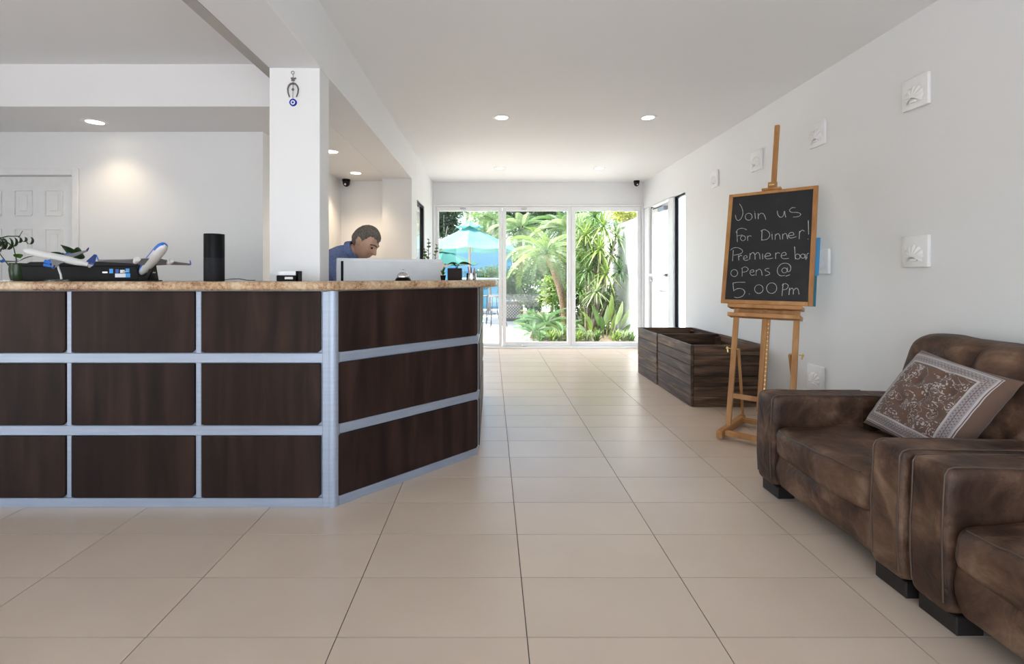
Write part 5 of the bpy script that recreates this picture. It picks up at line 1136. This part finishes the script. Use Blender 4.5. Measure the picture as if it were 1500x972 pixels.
tree(at(775, 432, 12.2), (0.42, 0.4, 0.55), 1600, 0.10, 'mid', 'small green bush right of the lattice planter', 'shrub', name='garden_shrub')
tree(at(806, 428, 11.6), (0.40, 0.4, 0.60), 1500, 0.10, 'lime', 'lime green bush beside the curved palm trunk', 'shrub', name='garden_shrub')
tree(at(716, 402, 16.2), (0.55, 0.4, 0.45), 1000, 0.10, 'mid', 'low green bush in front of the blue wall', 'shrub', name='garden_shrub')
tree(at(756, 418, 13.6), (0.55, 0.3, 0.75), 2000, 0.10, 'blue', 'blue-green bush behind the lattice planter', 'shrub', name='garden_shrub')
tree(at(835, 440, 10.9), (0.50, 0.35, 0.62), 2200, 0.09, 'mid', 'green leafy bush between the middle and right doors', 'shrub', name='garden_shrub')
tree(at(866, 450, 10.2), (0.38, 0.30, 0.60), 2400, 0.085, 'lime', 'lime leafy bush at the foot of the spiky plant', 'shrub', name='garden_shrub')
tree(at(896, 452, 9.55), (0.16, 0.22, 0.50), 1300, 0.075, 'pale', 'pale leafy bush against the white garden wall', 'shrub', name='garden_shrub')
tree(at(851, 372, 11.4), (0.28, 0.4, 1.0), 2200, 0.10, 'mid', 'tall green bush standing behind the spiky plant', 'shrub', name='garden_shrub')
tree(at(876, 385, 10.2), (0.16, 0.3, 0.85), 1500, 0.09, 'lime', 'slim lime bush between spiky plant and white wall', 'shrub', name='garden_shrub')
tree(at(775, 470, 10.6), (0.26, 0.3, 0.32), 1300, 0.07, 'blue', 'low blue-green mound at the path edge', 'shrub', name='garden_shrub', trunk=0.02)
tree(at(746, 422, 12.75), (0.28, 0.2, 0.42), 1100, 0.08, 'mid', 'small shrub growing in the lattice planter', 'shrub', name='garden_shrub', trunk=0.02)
# palms
def frond_mesh(name, L, droop, nl, ll, wl, mat, hang=0.5, vee=0.4):
    t = MB(); pts = []
    for i in range(13):
        q = i / 12; a = droop * q; pts.append(Vector((L * (math.sin(a) / max(droop, .01) if droop > .01 else q), 0, -L * (1 - math.cos(a)) / max(droop, .01) + 0.0)))
    t.tube(pts, [0.010 * (1 - 0.8 * i / 12) for i in range(13)], 5)
    vs = []; fs = []
    for k in range(nl):
        q = 0.16 + 0.84 * k / (nl - 1); i = min(11, int(q * 12)); f = q * 12 - i; c = pts[i].lerp(pts[i + 1], f); d = (pts[i + 1] - pts[i]).normalized(); up = Vector((-d.z, 0, d.x))
        l_ = ll * math.sin(PI * (0.12 + 0.80 * q)) ** 0.6
        for s in (1, -1):
            o = (d * 0.55 + Vector((0, s, 0)) * 0.8 + up * vee).normalized(); e1 = c + o * l_ * 0.55; e2 = c + o * l_ * 0.9 - Vector((0, 0, hang * l_)); w = d * wl * 0.5; n0 = len(vs)
            vs += [tuple(c - w * .6), tuple(c + w * .6), tuple(e1 + w), tuple(e1 - w), tuple(e2)]; fs += [(n0, n0 + 1, n0 + 2, n0 + 3), (n0 + 3, n0 + 2, n0 + 4)]
    t.poly(vs, fs); me = t.mesh(name); me.materials.append(mat); return me
def palm(base, crown, L, nf, meshes, label, tr=0.07, bend=(0, 0), group='garden palms', name='palm_tree', elev=(-0.5, 1.2), bark='bark'):
    o = thing(name, base, label, 'palm', group); b0 = Vector(base); c = Vector(crown)
    pts = [b0.lerp(c, i / 10) + Vector((bend[0] * math.sin(PI * i / 10), bend[1] * math.sin(PI * i / 10), 0)) for i in range(11)]
    if tr:
        t = MB(); t.tube(pts, [tr * (1.1 - 0.25 * i / 10) * (1 + 0.10 * (i % 2)) for i in range(11)], 10); t.build('trunk', M[bark], o, True)
    for k in range(nf):
        f = bpy.data.objects.new('frond', meshes[k % len(meshes)]); COL.objects.link(f); f.parent = o
        el = elev[0] + (elev[1] - elev[0]) * ((k + 0.5) / nf); az = k * 2.39996 + rg.uniform(-.2, .2)
        f.rotation_euler = (rg.uniform(-.25, .25), -el, az); f.location = c - b0; s = L * rg.uniform(0.85, 1.1); f.scale = (s, s, s)
    return o
fl = [frond_mesh('frond_fine', 1, d, 30, 0.27, 0.013, LV['lime'], 0.35) for d in (1.2, 1.6)] + [frond_mesh('frond_fine', 1, 1.4, 30, 0.27, 0.013, LV['pale'], 0.35), frond_mesh('frond_fine', 1, 1.9, 30, 0.27, 0.013, LV['mid'], 0.45)]
fm = [frond_mesh('frond_mid', 1, d, 24, 0.32, 0.022, LV['mid'], 0.4) for d in (1.1, 1.5)] + [frond_mesh('frond_pale', 1, 1.3, 26, 0.34, 0.03, LV['pale'], 0.4)]
fc = [frond_mesh('frond_cycad', 1, d, 30, 0.22, 0.022, LV['blue'], 0.15, 0.5) for d in (0.9, 1.3)] + [frond_mesh('frond_cycad', 1, 1.0, 30, 0.22, 0.022, LV['mid'], 0.15, 0.5)]
bp_ = P(829, 455, 10.3); bp_.z = GZ + 0.03
palm(tuple(bp_), at(801, 372, 10.3), 0.98, 30, fl, 'feathery pale palm with curved trunk in the middle glass door', 0.08, (0.10, 0), elev=(-0.15, 1.25))
palm((0.86, 14.2, GZ), at(762, 338, 14.2), 1.05, 26, fm, 'green palm behind the feathery palm, left in the middle door', 0.07)
palm((2.05, 13.2, GZ), at(829, 338, 13.2), 1.1, 30, fm, 'tall green palm between the middle and right glass doors', 0.08)
palm((-1.08, 22, GZ), at(685, 312, 22), 1.25, 16, fm, 'slim distant palm rising right behind the parasol', 0.06, elev=(-0.3, 0.9), bark='bark_grey')
palm((0.1, 17.9, GZ), at(722, 322, 17.9), 0.8, 18, fm, 'small distant palm beside the white door stile', 0.06, bark='bark_grey')
for (px, py, Y, L, lb) in ((800, 476, 9.3, 0.62, 'arching blue-green cycad below the curved palm'), (781, 489, 8.9, 0.45, 'low blue-green cycad at the edge of the path'), (824, 490, 8.75, 0.48, 'low cycad just left of the right door stile')):
    c = P(px, py, Y); c.z = max(c.z, GZ + 0.10); palm((c.x, c.y, GZ + 0.03), tuple(c), L, 20, fc, lb, 0.06, group='cycads in the bed', name='cycad', elev=(-0.05, 1.15))
# spiky dracaena
dr_ = thing('dracaena', (2.10, 9.7, GZ + 0.03), 'tall spiky strap-leaved plant on slim stems by the white garden wall', 'plant')
def rosette(c, n, L, lv):
    t = MB(); vs = []; fs = []
    for k in range(n):
        az = k * 2.4; el = 1.45 - 1.9 * k / n; d = Vector((math.cos(az) * math.cos(el), math.sin(az) * math.cos(el), math.sin(el))); sd = Vector((-math.sin(az), math.cos(az), 0)); l_ = L * rg.uniform(.8, 1.1); n0 = len(vs)
        for i in range(6):
            q = i / 5; p = Vector(c) + d * l_ * q - Vector((0, 0, 0.55 * l_ * q * q * max(0.25, math.cos(el)))); w = 0.015 * (1 - q ** 2) * (0.6 + q) + 0.001
            vs += [tuple(p - sd * w), tuple(p + sd * w)]
        for i in range(5): fs.append((n0 + 2 * i, n0 + 2 * i + 1, n0 + 2 * i + 3, n0 + 2 * i + 2))
    t.poly(vs, fs); t.build('leaf_rosette', LV[lv], dr_)
t = MB()
for (px, py, Y, L, lv) in ((884, 332, 9.6, 0.50, 'lime'), (871, 318, 9.9, 0.45, 'mid'), (903, 345, 9.5, 0.40, 'pale'), (879, 366, 9.4, 0.45, 'lime'), (857, 362, 10.0, 0.45, 'mid'), (862, 398, 9.6, 0.42, 'mid'), (888, 402, 9.3, 0.45, 'lime'), (908, 398, 9.3, 0.36, 'blue'), (850, 425, 9.6, 0.38, 'mid'), (874, 428, 9.2, 0.40, 'pale'), (896, 372, 9.7, 0.42, 'mid'), (892, 438, 9.5, 0.42, 'mid'), (858, 345, 9.8, 0.45, 'lime'), (868, 380, 9.9, 0.45, 'deep'), (848, 335, 10.2, 0.45, 'pale')):
    c = P(px, py, Y); rosette(c, 60, L, lv); b0 = Vector((2.10 + rg.uniform(-.2, .2), 9.7 + rg.uniform(-.15, .15), GZ + 0.03)); t.tube([b0, b0.lerp(c, .5) + Vector((rg.uniform(-.05, .05), 0, 0)), c], [0.028, 0.022, 0.016], 7)
t.build('stems', M['bark_grey'], dr_, True)
# broad upright leaves in front
cn = thing('canna_plant', P(888, 497, 8.8).to_tuple(), 'clump of broad upright leaves low in the right glass door', 'plant')
cb_ = P(888, 497, 8.8); cb_.z = GZ + 0.03
for k, (px, py, w, bx2) in enumerate(((896, 428, 0.11, 888), (912, 440, 0.10, 896), (866, 446, 0.10, 884), (852, 455, 0.09, 876), (922, 452, 0.09, 900), (880, 462, 0.10, 884), (902, 458, 0.10, 892), (846, 474, 0.09, 862), (838, 462, 0.09, 856), (860, 468, 0.10, 868), (890, 446, 0.10, 882), (924, 474, 0.08, 906), (872, 478, 0.08, 872), (910, 482, 0.07, 905))):
    Y = 8.75 + 0.25 * rg.random(); tip = P(px, py, Y); b0 = P(bx2, 497, Y); b0.z = GZ + 0.04; m_ = b0.lerp(tip, 0.35)
    t = MB(); t.tube([b0, m_], 0.008, 6); blade(t, m_, tip, w, 0.10, 9, Vector((0.2, -1, 0.5)), 0.25, 0.8); t.build('leaf', LV[('lime', 'pale', 'mid')[k % 3]], cn, True)
GL = {p: '%s grass tuft from the left along the foot of the glass doors' % w for p, w in zip((793, 808, 820, 834, 848, 862, 874, 902, 914, 924), ('leftmost', 'second', 'third', 'fourth', 'fifth', 'sixth', 'seventh', 'eighth', 'ninth', 'tenth'))}
for k, (px, py) in enumerate(((848, 498), (862, 499), (874, 499), (902, 499), (914, 498), (924, 497), (808, 499), (820, 499), (793, 500), (834, 499))):
    c = P(px, py, 8.45); c.z = GZ + 0.03; t = MB()
    for i in range(46):
        a = rg.uniform(0, 2 * PI); r = rg.uniform(0.05, 0.16); h = rg.uniform(0.08, 0.24)
        b0 = c + Vector((rg.uniform(-.05, .05), rg.uniform(-.05, .05), 0)); blade(t, b0, b0 + Vector((r * math.cos(a), r * math.sin(a), h)), 0.022, 0.12, 3, taper=0.7)
    t.build('grass_tuft', LV[('lime', 'pale', 'mid')[k % 3]], None, False, GL[px], 'grass', 'grass tufts at the foot of the doors')
# parasols
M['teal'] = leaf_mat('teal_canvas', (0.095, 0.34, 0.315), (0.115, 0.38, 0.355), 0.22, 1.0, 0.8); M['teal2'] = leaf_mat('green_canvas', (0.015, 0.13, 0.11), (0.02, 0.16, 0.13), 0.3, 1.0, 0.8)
M['pole_wood'] = plain('varnished_pole', (0.50, 0.27, 0.13), 0.45)
def parasol(x, y, ztop, zedge, R, mat, label):
    o = thing('parasol', (x, y, GZ), label, 'parasol', 'parasols in the garden')
    t = MB(); vs = [(x, y, ztop)]; fs = []; n = 8; m = 6
    for j in range(1, 6):
        q = j / 5
        for i in range(n * m):
            a = 2 * PI * i / (n * m); f = (i % m) / m; rr = R * q * (math.cos(PI / n) / math.cos((f - .5) * 2 * PI / n)); sag = 0.05 * q * math.sin(PI * f)
            vs.append((x + rr * math.cos(a), y + rr * math.sin(a), ztop + (zedge - ztop) * (q ** 1.08) - sag))
    N = n * m
    fs += [(0, 1 + i, 1 + (i + 1) % N) for i in range(N)]
    for j in range(4):
        for i in range(N): a = 1 + j * N + i; b_ = 1 + j * N + (i + 1) % N; fs.append((a, a + N, b_ + N, b_))
    t.poly(vs, fs); bmesh.ops.recalc_face_normals(t.bm, faces=t.bm.faces); bmesh.ops.solidify(t.bm, geom=t.bm.faces[:], thickness=0.004); t.build('canopy', mat, o, 25)
    t = MB(); vs = [(x, y, ztop + 0.13)]; N2 = 24
    for q, z in ((0.5, 0.075), (1.0, 0.0)):
        for i in range(N2): a = 2 * PI * i / N2; rr = R * 0.27 * q * (1 + 0.06 * math.cos(8 * a)); vs.append((x + rr * math.cos(a), y + rr * math.sin(a), ztop - 0.10 + 0.06 + z + 0.02 * math.cos(8 * a) * q))
    t.poly(vs, [(0, 1 + i, 1 + (i + 1) % N2) for i in range(N2)] + [(1 + i, 1 + N2 + i, 1 + N2 + (i + 1) % N2, 1 + (i + 1) % N2) for i in range(N2)]); t.build('vent_cap', mat, o)
    t = MB(); t.cyl((x, y, GZ), (x, y, ztop + 0.14), 0.024, None, 12); t.build('pole', M['pole_wood'], o, True)
    t = MB(); t.ball((x, y, ztop + 0.17), 0.035, 12); t.build('finial', M['white'], o, True)
    for k in range(8):
        a = 2 * PI * k / 8; t = MB(); t.bar((x + 0.05 * math.cos(a), y + 0.05 * math.sin(a), ztop - 0.55), (x + R * .55 * math.cos(a), y + R * .55 * math.sin(a), ztop + (zedge - ztop) * .58 - 0.03), 0.016, 0.022); t.bar((x + 0.02 * math.cos(a), y + 0.02 * math.sin(a), ztop - 0.03), (x + R * .97 * math.cos(a), y + R * .97 * math.sin(a), zedge - 0.02), 0.014, 0.02); t.build('rib', M['pole_wood'], o)
pc_ = P(688, 404, 13.0)
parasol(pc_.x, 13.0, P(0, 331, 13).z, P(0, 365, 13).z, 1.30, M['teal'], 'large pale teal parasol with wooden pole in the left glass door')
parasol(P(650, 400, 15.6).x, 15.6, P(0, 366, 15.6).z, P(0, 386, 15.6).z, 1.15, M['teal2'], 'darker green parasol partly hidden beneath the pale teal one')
# bar table and stools under the parasol
M['iron'] = plain('black_wrought_iron', (0.03, 0.03, 0.03), 0.5)
tb = thing('bar_table', (pc_.x + 0.30, 12.2, GZ), 'white topped high table below the teal parasol', 'table'); tx = pc_.x + 0.30
t = MB(); t.lathe([(0.001, 1.075), (0.62, 1.075), (0.63, 1.09), (0.62, 1.105), (0.001, 1.105)], Matrix.Translation((tx, 12.2, 0)), 40); t.build('table_top', M['white'], tb, 30)
t = MB(); t.cyl((tx, 12.2, 0.02), (tx, 12.2, 1.075), 0.035); t.build('column', M['white'], tb, True)
t = MB(); t.lathe([(0.001, GZ), (0.26, GZ), (0.26, 0.0), (0.05, 0.03), (0.001, 0.03)], Matrix.Translation((tx, 12.2, 0)), 32); t.build('base', M['white'], tb, True)
def stool(x, y, rz, label):
    o = thing('bar_stool', (x, y, GZ), label, 'stool', 'wrought iron stools under the parasol', rz); m4 = WM[o.name]; T_ = lambda a, b_, c: tuple(m4 @ Vector((a, b_, c)))
    t = MB(); t.lathe([(0.001, 0.70), (0.18, 0.70), (0.19, 0.715), (0.18, 0.73), (0.001, 0.73)], m4, 24); t.build('seat', M['iron'], o, True)
    for sx in (-1, 1):
        for sy in (-1, 1): t = MB(); t.tube([T_(sx * .13, sy * .13, .70), T_(sx * .15, sy * .15, .35), T_(sx * .20, sy * .20, 0.0)], 0.010, 8); t.build('leg', M['iron'], o, True)
    t = MB(); t.tube([T_(.17 * math.cos(a), .17 * math.sin(a), .28) for a in [2 * PI * k / 20 for k in range(20)]], 0.007, 6, True); t.build('foot_ring', M['iron'], o, True)
    t = MB(); t.tube([T_(-.16, .16, .72), T_(-.17, .19, .92), T_(-.12, .20, 1.04), T_(0, .21, 1.09), T_(.12, .20, 1.04), T_(.17, .19, .92), T_(.16, .16, .72)], 0.009, 8)
    for s in (1, -1): t.tube([T_(s * (.02 + .05 * (1 - k / 14) * math.cos(k * .6)), .19, .86 + .07 * (1 - k / 14) * math.sin(k * .6) + .004 * k) for k in range(14)], 0.005, 6)
    t.build('backrest', M['iron'], o, True)
stool(P(716, 0, 11.8).x, 11.55, 2.6, 'black wrought iron stool nearest the counter end, under the parasol'); stool(P(727, 0, 11.4).x, 11.2, -1.3, 'black wrought iron stool half hidden by the door stile')
# lattice planter
lx0, lx1, ly = P(733, 0, 12.9).x, P(762, 0, 12.9).x, 12.55
lp = thing('lattice_planter', ((lx0 + lx1) / 2, ly + 0.2, GZ), 'square planter box with crossed lattice front on the path', 'planter')
M['planter'] = plain('weathered_grey_wood', (0.13, 0.11, 0.095), 0.7)
MB().box(lx0 + 0.02, lx1 - 0.02, ly + 0.02, ly + 0.40, GZ, 0.44).build('box', M['planter'], lp)
for z0, z1 in ((GZ, 0.05), (0.40, 0.47)): MB().box(lx0, lx1, ly, ly + 0.42, z0, z1, 0.004, 1).build('rim', M['planter'], lp)
M['lattice'] = plain('pale_lattice', (0.50, 0.46, 0.40), 0.7)
for s in (1, -1):
    for k in range(-4, 9):
        a0 = lx0 + 0.01 + k * 0.075; z0_, z1_ = 0.052, 0.398; h_ = z1_ - z0_
        p, q = (Vector((a0, 0, z0_)), Vector((a0 + h_, 0, z1_))) if s > 0 else (Vector((a0, 0, z1_)), Vector((a0 + h_, 0, z0_)))
        lo_, hi_ = lx0 + 0.015, lx1 - 0.015
        d_ = q - p; ta = max(0, (lo_ - p.x) / d_.x); tb_ = min(1, (hi_ - p.x) / d_.x)
        if tb_ - ta < 0.08: continue
        a, b_ = p + d_ * ta, p + d_ * tb_; yy = ly + (0.010 if s > 0 else 0.016)
        MB().bar((a.x, yy, a.z), (b_.x, yy, b_.z), 0.006, 0.018).build('lattice_slat', M['lattice'], lp)
